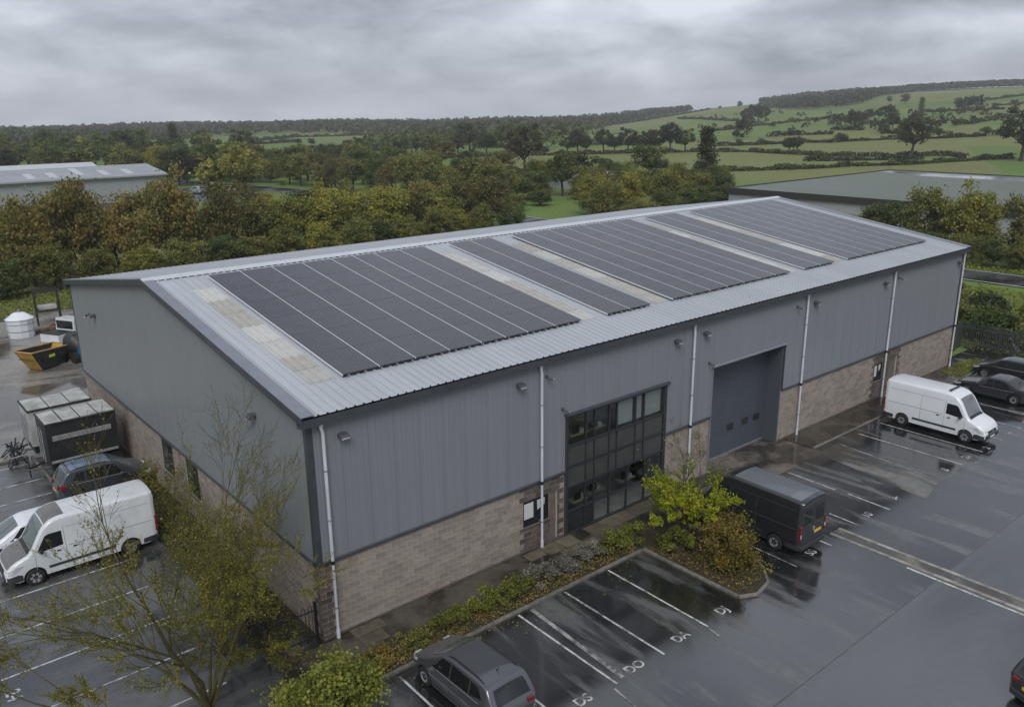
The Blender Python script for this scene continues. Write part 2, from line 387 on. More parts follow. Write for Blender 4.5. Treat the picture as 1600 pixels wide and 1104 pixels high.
def openings():
    Mg = glass('window_glass', (0.018, 0.022, 0.024), 0.04, 0.7)
    Mg2 = glass('window_glass_pale', (0.10, 0.115, 0.12), 0.05, 0.7)
    Mg3 = glass('window_glass_mid', (0.05, 0.06, 0.062), 0.05, 0.7)
    Mcl = bpy.data.materials.new('clear_glass'); Mcl.use_nodes = True; nt = Mcl.node_tree; nt.nodes.clear(); o_ = nt.nodes.new('ShaderNodeOutputMaterial'); mx_ = nt.nodes.new('ShaderNodeMixShader'); tr_ = nt.nodes.new('ShaderNodeBsdfTransparent'); gl_ = nt.nodes.new('ShaderNodeBsdfGlossy'); fr_ = nt.nodes.new('ShaderNodeLayerWeight'); pw_ = nt.nodes.new('ShaderNodeMath'); pw_.operation = 'POWER'; pw_.inputs[1].default_value = 3.0; ma_ = nt.nodes.new('ShaderNodeMath'); ma_.operation = 'MULTIPLY_ADD'; ma_.inputs[1].default_value = 0.8; ma_.inputs[2].default_value = 0.06; nt.links.new(fr_.outputs['Facing'], pw_.inputs[0]); nt.links.new(pw_.outputs[0], ma_.inputs[0])
    fr_.inputs['Blend'].default_value = 0.5; gl_.inputs['Roughness'].default_value = 0.02; tr_.inputs['Color'].default_value = (0.80, 0.83, 0.83, 1); nt.links.new(ma_.outputs[0], mx_.inputs[0]); nt.links.new(tr_.outputs[0], mx_.inputs[1]); nt.links.new(gl_.outputs[0], mx_.inputs[2]); nt.links.new(mx_.outputs[0], o_.inputs[0])
    Msp = mat('spandrel_panel', (0.055, 0.058, 0.056), 0.35, 0, 0.5, var=0.2, vscale=2)
    Mfr = mat('curtain_wall_frame', (0.028, 0.031, 0.036), 0.4)
    # --- curtain wall
    x0, x1, z0, z1 = GLZ
    cw = MB(); fy0, fy1 = -0.075, 0.05
    cw.box(x0, x0+.13, fy0, fy1, 0, z1); cw.box(x1-.13, x1, fy0, fy1, 0, z1)
    cw.box(x0+.13, x1-.13, fy0, fy1, z1-.14, z1); cw.box(x0+.13, x1-.13, fy0, fy1, 0.0, 0.12)
    rows = [(0.12, 1.10), (1.10, 2.24), (2.24, 3.20), (3.20, 4.14), (4.14, z1-.14)]
    cols = [x0+.13, 12.74, 13.26, 14.17, 14.66, 15.87, 16.44, x1-.13]
    gs = cw.build('glazed_screen', Mfr, WH)
    rnd = random.Random(8)
    for zr in (1.10, 2.24, 3.20, 4.14):
        MB().box(x0+.13, x1-.13, fy0+.004, fy1-.004, zr-.03, zr+.03).build('transom', Mfr, gs)
    for r, (za, zb) in enumerate(rows):
        cs = cols if r in (2, 3, 4) else [cols[0], 12.74, 13.26, 14.25, 15.4, 16.6, cols[-1]]
        for i in range(len(cs)-1):
            a, b = cs[i], cs[i+1]
            if i: MB().box(a-.024, a+.024, fy0+.01, fy1-.01, za+.035, zb-.035).build('mullion', Mfr, gs)
            if r in (2, 3): mm = Msp
            elif r == 4: mm = Mcl
            else: mm = Mcl if r == 1 or i in (2, 3, 4, 5) else Mg
            MB().box(a+.032, b-.032, -0.012, 0.008, za+.037, zb-.037).build('spandrel' if mm is Msp else 'pane', mm, gs)
    # a shallow furnished lobby behind the glass
    Mpaper = mat('paper', (0.50, 0.50, 0.49), 0.8)
    Mroom = mat('lobby_wall', (0.42, 0.41, 0.38), 0.8, var=.2); Mdesk = mat('desk_board', (0.34, 0.31, 0.26), .6)
    MB().box(x0+.1, x1-.1, 1.9, 2.0, 0, 5.5).build('lobby_wall', Mroom, gs); MB().box(x0+.1, x1-.1, .06, 1.89, 0.0, 0.05).build('lobby_floor', Mroom, gs); MB().box(x0+.1, x1-.1, .06, 1.89, 2.7, 2.95).build('lobby_ceiling', Mroom, gs)
    for x, y, w, d, z in ((12.4, .35, .9, .5, 1.15), (13.5, .5, 1.0, .6, 1.2), (15.5, .4, 1.0, .6, 1.2), (12.3, .4, 1.2, .6, 4.3), (13.4, .4, 1.0, .6, 4.3)):
        MB().box(x, x+w, y, y+d, z-.05, z).build('desk', Mdesk, gs); MB().box(x+.2, x+.55, y+.1, y+.16, z+.02, z+.36).build('monitor', M_black, gs); MB().box(x+.65, x+.85, y+.1, y+.3, z+.001, z+.16).build('papers', Mpaper, gs)
    for a, b in ((14.72, 15.8), (15.92, 16.4), (16.5, 17.7)): MB().box(a, b, .1, .12, 4.25, 5.4).build('pale_panel', Mpaper, gs)  # plain pale panels set behind the upper right panes
    MB().prism([(-0.22, z1+0.03), (-0.07, z1+0.07), (-0.07, z1), (-0.22, z1-0.02)], 'x', x0-.12, x1+.14).build('head_flashing', M_dark, WH)
    MB().box(x0-.05, x0-.003, -0.09, 0.0, 0, z1).build('jamb_flashing', M_dark, WH); MB().box(x1+.003, x1+.05, -0.09, 0.0, 0, z1).build('jamb_flashing', M_dark, WH)
    # --- roller shutter door in its deep reveal
    x0, x1, z0, z1 = ROL; D = 0.86
    Mdoor = mat('door_steel', (0.058, 0.066, 0.082), 0.42, 0, 0.5, var=0.12, vscale=1.2, stretch=(1, 1, 3))
    Mrev = mat('reveal_steel', (0.07, 0.078, 0.092), 0.45)
    rd = MB().box(x0+.12, x1-.12, D, D+.06, 0.02, z1).build('roller_door', Mdoor, WH)
    n = 40; hh = (z1-0.06)/n
    sm = MB(); sm.prism([(0, 0.004), (-0.026, 0.03), (-0.020, hh-.02), (0, hh-.004), (0.01, hh-.004), (0.01, 0.004)], 'x', 0, x1-x0-.24); sm = sm.mesh('slat', Mdoor)
    for i in range(n): obj_from('slat', sm, rd, (x0+.12, D-.005, 0.03+i*hh))
    MB().box(x0+.12, x1-.12, D-.04, D-.024, 0.02, 0.12).build('bottom_rail', M_steel, rd)
    for xa in (24.05, 25.35, 26.4):
        m = MB().box(xa, xa+.62, D-.036, D-.024, 1.28, 1.72); m.build('vision_frame', M_dark, rd)
        MB().box(xa+.05, xa+.57, D-.040, D-.037, 1.33, 1.67).build('vision_pane', Mg, rd)
    MB().box(x0, x0+.11, 0.0, D, 0, z1).build('door_jamb', Mrev, WH); MB().box(x1-.11, x1, 0.0, D, 0, z1).build('door_jamb', Mrev, WH)
    MB().box(x0+.115, x1-.115, 0.0, D, z1-.12, z1).build('door_head', Mrev, WH)
    MB().prism([(-0.16, z1+0.02), (-0.07, z1+0.06), (-0.07, z1-.01), (-0.16, z1-0.03)], 'x', x0-.1, x1+.12).build('head_flashing', M_verge, WH)
    MB().box(x0-.06, x0-.003, -0.085, -0.003, 0, z1-.03).build('jamb_flashing', M_verge, WH); MB().box(x1+.003, x1+.06, -0.085, -0.003, HB, z1-.03).build('jamb_flashing', M_dark, WH)
    # --- small office windows and doors in the block base
    for wa, wb, da, db in ((9.2, 10.64, 10.7, 11.1), (37.9, 38.95, 39.7, 40.75)):
        w = MB(); w.box(wa, wa+.06, .02, .1, 1.17, 2.34); w.box(wb-.06, wb, .02, .1, 1.17, 2.34); w.box(wa+.06, wb-.06, .02, .1, 1.17, 1.24); w.box(wa+.06, wb-.06, .02, .1, 2.27, 2.34)
        c = (wa+wb)/2; w.box(c-.03, c+.03, .02, .1, 1.24, 2.27); w = w.build('window', M_black, WH)
        MB().box(wa+.06, c-.03, .05, .07, 1.24, 2.27).build('pane', Mg, w); MB().box(c+.03, wb-.06, .05, .07, 1.24, 2.27).build('pane', Mg, w)
        m = MB(); m.box(wa+.08, c-.12, .046, .049, 1.5, 2.2); m.build('pale_panel', Mpaper, w)
        m = MB(); m.add([(c+.08, .047, 2.2), (wb-.2, .047, 2.2), (wb-.22, .047, 1.9), (c+.1, .047, 1.75)], [(0, 3, 2, 1)]); m.build('pale_panel', Mpaper, w)
        MB().box(wa-.04, wb+.04, -.03, .02, 1.11, 1.165).build('sill', M_blockd, w)
        d = MB().box(da, db, .09, .13, 0.06, 2.34).build('door', mat('door_brown', (0.13, 0.105, 0.092), 0.6, var=0.2), WH)
        MB().box(db-.12, db-.08, .04, .09, 1.0, 1.12).build('handle', M_steel, d)
    for ya, yb in ((14.5, 16.1), (11.2, 12.8)):
        w = MB(); w.box(.03, .1, ya, ya+.07, 1.17, 2.81); w.box(.03, .1, yb-.07, yb, 1.17, 2.81); w.box(.03, .1, ya+.07, yb-.07, 1.17, 1.25); w.box(.03, .1, ya+.07, yb-.07, 2.73, 2.81)
        c = (ya+yb)/2; w.box(.03, .1, c-.035, c+.035, 1.25, 2.73); w = w.build('window', Mfr, WH)
        MB().box(.055, .075, ya+.07, c-.035, 1.25, 2.73).build('pane', Mg, w); MB().box(.055, .075, c+.035, yb-.07, 1.25, 2.73).build('pane', Mg3, w)
        MB().box(-.03, .028, ya-.04, yb+.04, 1.1, 1.165).build('sill', M_blockd, w)
openings()

def downpipes():
    for i in range(6):
        x = 0.49+i*9.6; m = MB(); y = -0.17
        m.tube([(x-.07, -.2, 8.16), (x-.07, -.2, 7.98), (x-.02, y, 7.84), (x, y, 7.74), (x, y, HB+.02)], 0.062, 10)
        dp = m.build('downpipe', M_pipe, WH, angle=40)
        MB().tube([(x, y, HB-.06), (x, y, 0.42), (x, y, 0.04)], 0.055, 10).build('lower_pipe', M_pipe, dp, angle=40)
        MB().cyl((x, y, HB-.09), 0.075, 0.14, n=10).build('collar', M_black, dp, angle=40)
        MB().cyl((x-.07, -.2, 8.0), 0.08, 0.14, n=10).build('outlet', M_pipe, dp, angle=40)
        for z in (1.25, 4.6, 6.4):
            mm = MB(); mm.cyl((x, y, z), 0.072, 0.05, n=10); mm.box(x-.03, x+.03, y+.05, -.0, z, z+.05); mm.build('bracket', M_steel, dp)
        MB().cyl((x, y, 0.03), 0.07, 0.36, n=10).build('shoe', M_pipe, dp, angle=40)
downpipes()

def solar():
    Mc = bpy.data.materials.new('solar_cells'); Mc.use_nodes = True; nt = Mc.node_tree; N = nt.nodes; L = nt.links; b = N['Principled BSDF']
    b.inputs['Roughness'].default_value = 0.2; b.inputs['Specular IOR Level'].default_value = 0.75
    tc = N.new('ShaderNodeTexCoord'); sep = N.new('ShaderNodeSeparateXYZ'); L.new(tc.outputs['Object'], sep.inputs[0])
    def line(sock, per, wd):
        a = N.new('ShaderNodeMath'); a.operation = 'DIVIDE'; a.inputs[1].default_value = per; L.new(sock, a.inputs[0])
        f = N.new('ShaderNodeMath'); f.operation = 'FRACT'; L.new(a.outputs[0], f.inputs[0])
        g = N.new('ShaderNodeMath'); g.operation = 'LESS_THAN'; g.inputs[1].default_value = wd/per; L.new(f.outputs[0], g.inputs[0]); return g.outputs[0]
    mxx = N.new('ShaderNodeMath'); mxx.operation = 'MAXIMUM'; L.new(line(sep.outputs['X'], 0.1667, 0.012), mxx.inputs[0]); L.new(line(sep.outputs['Y'], 0.1667, 0.012), mxx.inputs[1])
    nz = N.new('ShaderNodeTexNoise'); nz.inputs['Scale'].default_value = 1.3; nz.inputs['Detail'].default_value = 5
    oi = N.new('ShaderNodeObjectInfo'); av = N.new('ShaderNodeVectorMath'); L.new(tc.outputs['Object'], av.inputs[0]); L.new(oi.outputs['Location'], av.inputs[1]); L.new(av.outputs[0], nz.inputs['Vector'])
    rp = N.new('ShaderNodeValToRGB'); rp.color_ramp.elements[0].color = (0.022, 0.022, 0.031, 1); rp.color_ramp.elements[1].color = (0.040, 0.039, 0.050, 1); rp.color_ramp.elements[0].position = .35; rp.color_ramp.elements[1].position = .7
    L.new(nz.outputs['Fac'], rp.inputs[0])
    mx = N.new('ShaderNodeMix'); mx.data_type = 'RGBA'; L.new(mxx.outputs[0], mx.inputs[0]); L.new(rp.outputs[0], mx.inputs[6]); mx.inputs[7].default_value = (0.10, 0.10, 0.115, 1)
    L.new(mx.outputs[2], b.inputs['Base Color'])
    mr = N.new('ShaderNodeMapRange'); mr.inputs[3].default_value = 0.13; mr.inputs[4].default_value = 0.34; L.new(nz.outputs['Fac'], mr.inputs[0]); L.new(mr.outputs[0], b.inputs['Roughness'])
    Mf = mat('panel_frame', (0.046, 0.048, 0.056), 0.25, 0.0); Mr = mat('aluminium_rail', (0.55, 0.56, 0.59), 0.4, 0.0, 0.6)
    arrays = [([2.36, 3.87, 5.44, 7.0, 8.57, 9.8, 11.0, 12.55, 14.12], 'first solar array from the near gable, widest with eight columns'),
              ([15.75, 17.2, 18.68], 'narrow two-column solar array between the second and third rooflight strips'),
              (list(np.linspace(20.28, 30.36, 8)), 'seven-column solar array in the middle of the roof'),
              ([31.8, 33.38, 35.0], 'narrow two-column solar array between the fourth and fifth rooflight strips'),
              (list(np.linspace(36.5, 46.7, 8)), 'seven-column solar array at the far end of the roof')]
    y0, rh, nr = 1.7, 12.1/6/math.cos(SANG), 6
    cache = {}
    for xs, lab in arrays:
        A = empty('solar_array', (xs[0], y0, roof_z(y0)+0.13), label=lab, cat='solar array', group='solar arrays on the front roof slope')
        A.rotation_euler = (SANG, 0, 0)
        for i in range(len(xs)-1):
            w = xs[i+1]-xs[i]-0.05; k = round(w, 3)
            if k not in cache:
                h = rh-0.005
                g = MB().box(.018, w-.018, .018, h-.018, 0.0, 0.036).mesh('solar_panel', Mc)
                f = MB(); f.box(0, .018, 0, h, 0, .038); f.box(w-.018, w, 0, h, 0, .038); f.box(.018, w-.018, 0, .018, 0, .038); f.box(.018, w-.018, h-.018, h, 0, .038)
                cache[k] = (g, f.mesh('frame', Mf))
            for j in range(nr):
                o = obj_from('solar_panel', cache[k][0], A, (xs[i]-xs[0], j*rh, 0)); obj_from('frame', cache[k][1], o)
            if i: MB().box(xs[i]-xs[0]-.042, xs[i]-xs[0]-.010, -.01, nr*rh, 0.0, 0.046).build('column_strip', Mr, A)
        MB().box(-.042, -.004, -.01, nr*rh, -0.03, 0.03).build('edge_strip', Mr, A)
        for j in range(nr):
            for t in (0.25, 0.75): MB().box(-.03, xs[-1]-xs[0], (j+t)*rh-.02, (j+t)*rh+.02, -0.06, -0.004).build('mounting_rail', M_steel, A)
        n = int((xs[-1]-xs[0])/0.67)
        for q in range(n): MB().box(q*.67+.2, q*.67+.26, -.03, .1, -0.13, -0.001).build('foot', M_steel, A)
solar()

def wall_fixtures():
    Mh = mat('lamp_housing', (0.06, 0.062, 0.068), 0.5); Ml = mat('lamp_lens', (0.62, 0.64, 0.66), 0.2, 0, 0.7)
    def lamp(name, x, y, z, rz, label, size=1.0):
        e = empty(name, (x, y, z), rz, label, 'wall lamp', 'flood lamps on the warehouse walls')
        MB().box(-.09*size, .09*size, -.04, .0, -.1, .1).build('back_plate', Mh, e)
        h = MB(); s = size; h.prism([(-.03, .09), (-.24*s, .06), (-.30*s, -.02), (-.28*s, -.07), (-.03, -.02)], 'x', -.17*s, .17*s); h.build('housing', Mh, e)
        m = MB(); m.add([(-.15*s, -.292*s, -.075), (.15*s, -.292*s, -.075), (.15*s, -.31*s, -.02), (-.15*s, -.31*s, -.02), (-.15*s, -.06, -.035), (.15*s, -.06, -.035)], [(0, 1, 2, 3), (4, 5, 1, 0)])
        m.build('lens', Ml, e)
        return e
    labs = {1.21: 'flood lamp beside the first downpipe at the near corner', 8.98: 'flood lamp just left of the second downpipe', 18.47: 'flood lamp above the right end of the glazed entrance',
            20.59: 'flood lamp above left of the roller door, beside the third downpipe', 30.17: 'flood lamp just right of the fourth downpipe', 37.84: 'flood lamp left of the fifth downpipe', 47.9: 'flood lamp high at the far right corner of the front wall'}
    for x, l in labs.items(): lamp('wall_lamp', x, -0.065, 7.48, 0, l)
    lamp('wall_lamp', -0.065, 4.0, 7.33, -math.pi/2, 'flood lamp on the gable wall near the front corner')
    lamp('wall_lamp', -0.065, 24.8, 7.25, -math.pi/2, 'flood lamp high on the gable wall near its back end')
    def camera_unit(x, y, z, rz, label):
        e = empty('security_camera', (x, y, z), rz, label, 'camera', 'security cameras on the warehouse walls')
        MB().box(-.05, .05, -.05, 0, -.06, .06).build('back_plate', Mh, e)
        MB().tube([(0, -.04, 0), (0, -.16, -.02)], .025, 8).build('arm', Mh, e)
        MB().tube([(.0, -.14, -.03), (.12, -.3, -.08)], .055, 10).build('body', Mh, e, angle=40)
        MB().tube([(.12, -.3, -.08), (.128, -.311, -.083)], .045, 10).build('lens', Ml, e)
    for x, z, l in ((10.42, 7.53, 'small camera just right of the second downpipe'), (11.31, 5.93, 'small camera at the top left of the glazed entrance'), (21.01, 5.92, 'small camera at the top left corner of the roller door'),
                    (28.41, 7.52, 'small camera left of the fourth downpipe'), (39.47, 7.6, 'small camera right of the fifth downpipe')):
        camera_unit(x, -0.065, z, 0, l)
    camera_unit(-0.065, 25.9, 7.15, -math.pi/2, 'small camera beside the back flood lamp on the gable')
wall_fixtures()

# ================================================================== GROUND AND SITE
RIDGE_AZ = [-180, -60, 0, 9, 14, 20, 30, 38, 42, 46, 50, 53, 56, 59, 62, 65, 70, 80, 95, 120, 150, 180]
RIDGE_Z = [-12, -12, -11, -9.5, -9, -8, -6.5, -8.5, -7.5, -3.5, 5, 12, 16, 24, 29.5, 33, 36.5, 38, 34, 10, -8, -12]
def terrain_z(x, y):
    dx, dy = x-CAM[0], y-CAM[1]; d = math.hypot(dx, dy)
    if d < 150: return -0.04
    az = math.degrees(math.atan2(dx, dy))
    for k in range(len(RIDGE_AZ)-1):
        if az <= RIDGE_AZ[k+1]:
            t = (az-RIDGE_AZ[k])/(RIDGE_AZ[k+1]-RIDGE_AZ[k]); t = t*t*(3-2*t)*0.5+t*0.5
            zr = RIDGE_Z[k]+(RIDGE_Z[k+1]-RIDGE_Z[k])*t; break
    t = min(1.0, max(0.0, (d-240)/1160.0)); s = t**1.25*(1.55-0.55*t)
    z = zr*s
    if d > 1400: z -= (d-1400)*0.02
    f = min(1.0, max(0.0, (d-240)/400.0))
    z += f*(1.6*math.sin(x*0.011+1.3)*math.cos(y*0.009)+0.8*math.sin(x*0.023-y*0.017))
    return z-0.04
def ground_mat(name, dark, light, r0=0.08, r1=0.45, scale=0.16, stretch=(1, 1, 1), spec=0.9, ior=1.6, patch=None, bump=0.25, plo=0.42, phi=0.60):
    """wet surface: damp dark areas are mirror-like, drained areas paler and duller"""
    m = bpy.data.materials.new(name); m.use_nodes = True; nt = m.node_tree; N = nt.nodes; L = nt.links; b = N['Principled BSDF']
    b.inputs['IOR'].default_value = ior; b.inputs['Specular IOR Level'].default_value = spec
    tc = N.new('ShaderNodeTexCoord'); mp = N.new('ShaderNodeMapping'); mp.inputs['Scale'].default_value = stretch; L.new(tc.outputs['Object'], mp.inputs['Vector'])
    def nz(s, d, v, rough=0.55, dist=0.0):
        n = N.new('ShaderNodeTexNoise'); n.inputs['Scale'].default_value = s; n.inputs['Detail'].default_value = d; n.inputs['Roughness'].default_value = rough; n.inputs['Distortion'].default_value = dist; L.new(v, n.inputs['Vector']); return n.outputs['Fac']
    big = nz(scale, 5, mp.outputs[0], 0.6, 0.6); fine = nz(26, 5, tc.outputs['Object'], 0.8); mid = nz(3.0, 5, tc.outputs['Object'], 0.6)
    rr = N.new('ShaderNodeMapRange'); rr.inputs[1].default_value = plo; rr.inputs[2].default_value = phi; rr.interpolation_type = 'SMOOTHSTEP'; L.new(big, rr.inputs[0])
    mr = N.new('ShaderNodeMapRange'); mr.inputs[3].default_value = r0; mr.inputs[4].default_value = r1; L.new(rr.outputs[0], mr.inputs[0]); L.new(mr.outputs[0], b.inputs['Roughness'])
    mx = N.new('ShaderNodeMix'); mx.data_type = 'RGBA'; mx.inputs[6].default_value = tuple(dark)+(1,); mx.inputs[7].default_value = tuple(light)+(1,); L.new(rr.outputs[0], mx.inputs[0])
    ms = N.new('ShaderNodeMapRange'); ms.inputs[1].default_value = 0.3; ms.inputs[2].default_value = 0.7; ms.inputs[3].default_value = 0.72; ms.inputs[4].default_value = 1.28; L.new(mid, ms.inputs[0])
    mf = N.new('ShaderNodeMapRange'); mf.inputs[1].default_value = 0.25; mf.inputs[2].default_value = 0.75; mf.inputs[3].default_value = 0.5; mf.inputs[4].default_value = 1.5; L.new(fine, mf.inputs[0])
    mm = N.new('ShaderNodeMath'); mm.operation = 'MULTIPLY'; L.new(ms.outputs[0], mm.inputs[0]); L.new(mf.outputs[0], mm.inputs[1])
    hv = N.new('ShaderNodeHueSaturation'); L.new(mx.outputs[2], hv.inputs['Color']); L.new(mm.outputs[0], hv.inputs['Value']); L.new(hv.outputs[0], b.inputs['Base Color'])
    bp = N.new('ShaderNodeBump'); bp.inputs['Distance'].default_value = 0.004; L.new(fine, bp.inputs['Height'])
    bs = N.new('ShaderNodeMapRange'); bs.inputs[3].default_value = bump*0.15; bs.inputs[4].default_value = bump; L.new(rr.outputs[0], bs.inputs[0]); L.new(bs.outputs[0], bp.inputs['Strength'])
    L.new(bp.outputs[0], b.inputs['Normal'])
    MATS[name] = m; return m
M_asph = ground_mat('wet_asphalt', (0.013, 0.0135, 0.0147), (0.078, 0.078, 0.078), 0.11, 0.40, 0.85, (1.0, 0.19, 1), ior=1.88, plo=.49, phi=.67)
M_road = ground_mat('worn_asphalt', (0.020, 0.021, 0.024), (0.056, 0.058, 0.063), 0.13, 0.38, 0.22, (0.25, 1, 1), ior=1.85, spec=1.0, plo=.36, phi=.66)
M_aspl = ground_mat('left_asphalt', (0.024, 0.025, 0.027), (0.075, 0.075, 0.076), 0.12, 0.40, 0.30, (0.4, 1, 1), ior=1.8)
M_yard = ground_mat('yard_concrete', (0.085, 0.078, 0.068), (0.24, 0.225, 0.205), 0.08, 0.45, 0.16, (0.5, 1, 1), bump=0.15)
M_apron = ground_mat('apron_concrete', (0.034, 0.030, 0.025), (0.135, 0.118, 0.098), 0.13, 0.5, 0.45, (0.8, 1, 1))
M_pave = ground_mat('wet_paving', (0.020, 0.017, 0.012), (0.055, 0.046, 0.033), 0.16, 0.55, 0.5, (1, 1, 1))
M_patch = ground_mat('patched_concrete', (0.05, 0.048, 0.044), (0.16, 0.15, 0.135), 0.2, 0.5, 0.6, (1, 0.3, 1))
M_soil = mat('soil', (0.022, 0.017, 0.011), 0.85, 0, 0.3, var=0.5, vscale=4, col2=(0.065, 0.052, 0.030), bump=0.8, bscale=9)
M_kerb = mat('kerb_concrete', (0.13, 0.12, 0.105), 0.55, 0, 0.4, var=0.35, vscale=5, island=0.2)

def terrain():
    radii = [0, 60, 110, 150, 175, 205]; r = 205
    while r < 3300: r *= 1.06; radii.append(r)
    azs = []
    a = -180.0
    while a < 180: azs.append(a); a += 1.0 if -5 < a < 90 else 5.0
    V = [(CAM[0], CAM[1], -0.04)]; F = []
    n = len(azs)
    for r in radii[1:]:
        for a in azs:
            x, y = CAM[0]+r*math.sin(R(a)), CAM[1]+r*math.cos(R(a)); V.append((x, y, terrain_z(x, y)))
    for k in range(n): F.append((0, 1+(k+1) % n, 1+k))
    for j in range(len(radii)-2):
        b0, b1 = 1+j*n, 1+(j+1)*n
        for k in range(n): F.append((b0+k, b0+(k+1) % n, b1+(k+1) % n, b1+k))
    m = bpy.data.materials.new('pasture'); m.use_nodes = True; nt = m.node_tree; N = nt.nodes; L = nt.links; b = N['Principled BSDF']
    b.inputs['Roughness'].default_value = 0.8; b.inputs['Specular IOR Level'].default_value = 0.2
    tc = N.new('ShaderNodeTexCoord')
    vo = N.new('ShaderNodeTexVoronoi'); vo.inputs['Scale'].default_value = 0.0075; L.new(tc.outputs['Object'], vo.inputs['Vector'])
    sep = N.new('ShaderNodeSeparateColor'); L.new(vo.outputs['Color'], sep.inputs[0])
    rp = N.new('ShaderNodeValToRGB'); e = rp.color_ramp.elements
    e[0].position = 0.0; e[0].color = (0.095, 0.145, 0.032, 1); e[1].position = 1.0; e[1].color = (0.140, 0.160, 0.045, 1)
    q = e.new(0.45); q.color = (0.115, 0.175, 0.038, 1); q = e.new(0.8); q.color = (0.165, 0.175, 0.060, 1)
    L.new(sep.outputs[0], rp.inputs[0])
    n1 = N.new('ShaderNodeTexNoise'); n1.inputs['Scale'].default_value = 0.03; n1.inputs['Detail'].default_value = 7; n1.inputs['Roughness'].default_value = 0.65; L.new(tc.outputs['Object'], n1.inputs['Vector'])
    n2 = N.new('ShaderNodeTexNoise'); n2.inputs['Scale'].default_value = 1.5; n2.inputs['Detail'].default_value = 5; L.new(tc.outputs['Object'], n2.inputs['Vector'])
    r2 = N.new('ShaderNodeMapRange'); r2.inputs[1].default_value = 0.52; r2.inputs[2].default_value = 0.72; L.new(n1.outputs['Fac'], r2.inputs[0])
    mx = N.new('ShaderNodeMix'); mx.data_type = 'RGBA'; mx.inputs[7].default_value = (0.150, 0.130, 0.058, 1); L.new(r2.outputs[0], mx.inputs[0]); L.new(rp.outputs[0], mx.inputs[6])
    r3 = N.new('ShaderNodeMapRange'); r3.inputs[1].default_value = 0.3; r3.inputs[2].default_value = 0.7; r3.inputs[3].default_value = 0.75; r3.inputs[4].default_value = 1.2; L.new(n2.outputs['Fac'], r3.inputs[0])
    hv = N.new('ShaderNodeHueSaturation'); L.new(mx.outputs[2], hv.inputs['Color']); L.new(r3.outputs[0], hv.inputs['Value']); L.new(hv.outputs[0], b.inputs['Base Color'])
    me = bpy.data.meshes.new('terrain'); me.from_pydata(V, [], F); me.materials.append(m); me.shade_smooth()
    tag(obj_from('terrain', me), kind='structure')
terrain()

def sheet(name, polys, z, ma, parent=None):
    m = MB()
    for p in polys: m.add([(x, y, z) for x, y in p], [tuple(range(len(p)))])
    o = m.build(name, ma, parent)
    if parent is None: tag(o, kind='structure')
    return o
def rect(x0, x1, y0, y1): return [(x0, y0), (x1, y0), (x1, y1), (x0, y1)]
CARP = sheet('car_park', [rect(-1.99, 60, -12.1, 0.9)], 0.0, M_asph)
ROAD = sheet('service_road', [rect(-40, 60, -60, -12.104)], 0.0, M_road)
LEFT = sheet('side_car_park', [rect(-40, -2.0, -12.1, 25.25)], 0.0, M_aspl)
YARD = sheet('yard', [rect(-40, 14, 25.26, 63)], 0.0, M_yard)
sheet('bed_side', [rect(-1.99, -0.0, 0.95, 25.25)], 0.02, M_soil)

def raised(name, poly, z, ma, parent=None, base=0.0):
    m = MB(); n = len(poly)
    m.add([(x, y, base) for x, y in poly]+[(x, y, z) for x, y in poly], [tuple(range(n, 2*n))]+[(i, (i+1) % n, n+(i+1) % n, n+i) for i in range(n)])
    o = m.build(name, ma, parent)
    if parent is None: tag(o, kind='structure')
    return o
PAV = raised('pavement', rect(-1.9, 20.6, -1.5, -0.04), 0.06, M_pave)
raised('pavement_right', rect(28.2, 50.5, -1.75, -0.04), 0.06, M_pave)
raised('planting_bed', rect(-1.9, 13.1, -2.97, -1.52), 0.07, M_soil)
APR = raised('door_apron', rect(20.62, 28.18, -2.5, 0.86), 0.03, M_apron)
sheet('concrete_patch', [[(28.2, -2.3), (29.9, -2.3), (29.3, -8.1), (26.7, -8.6), (27.9, -2.52)]], 0.004, M_patch)
sheet('tar_seam', [rect(-1.9, 60, -12.12, -12.08)], 0.004, mat('tar', (0.05, 0.05, 0.053), 0.25, 0, 0.9, var=0.4, vscale=1.5))
sheet('drain_channel', [rect(20.42, 21.02, -40, -7.4)], 0.005, M_apron)
for _a, _b in ((20.36, 20.42), (21.02, 21.1)): pass
# paving slabs by the wall and joints of the apron
M_slab = mat('paving_slab', (0.10, 0.085, 0.06), 0.5, 0, 0.4, var=0.35, vscale=3, island=0.3, bump=0.2, bscale=30)
rnd = random.Random(2)
def slab(x0, x1, y0, y1, z=0.07): MB().bbox(x0, x1, y0, y1, 0.03, z+rnd.uniform(0, .012), 0.008).build('paving_slab', M_slab, PAV)
for x0, x1, y0, y1 in ((0.95, 2.2, -0.62, -0.08), (0.95, 1.9, -1.3, -0.66), (-0.6, 0.5, -0.75, -0.2), (9.0, 9.9, -.75, -.15), (9.95, 10.8, -0.9, -.15), (10.85, 11.7, -0.9, -.15), (10.4, 11.4, -1.45, -.95), (11.5, 12.4, -1.45, -.95)): slab(x0, x1, y0, y1)
for i in range(6): slab(12.5+i*.9, 13.36+i*.9, -.9, -.12, 0.064)
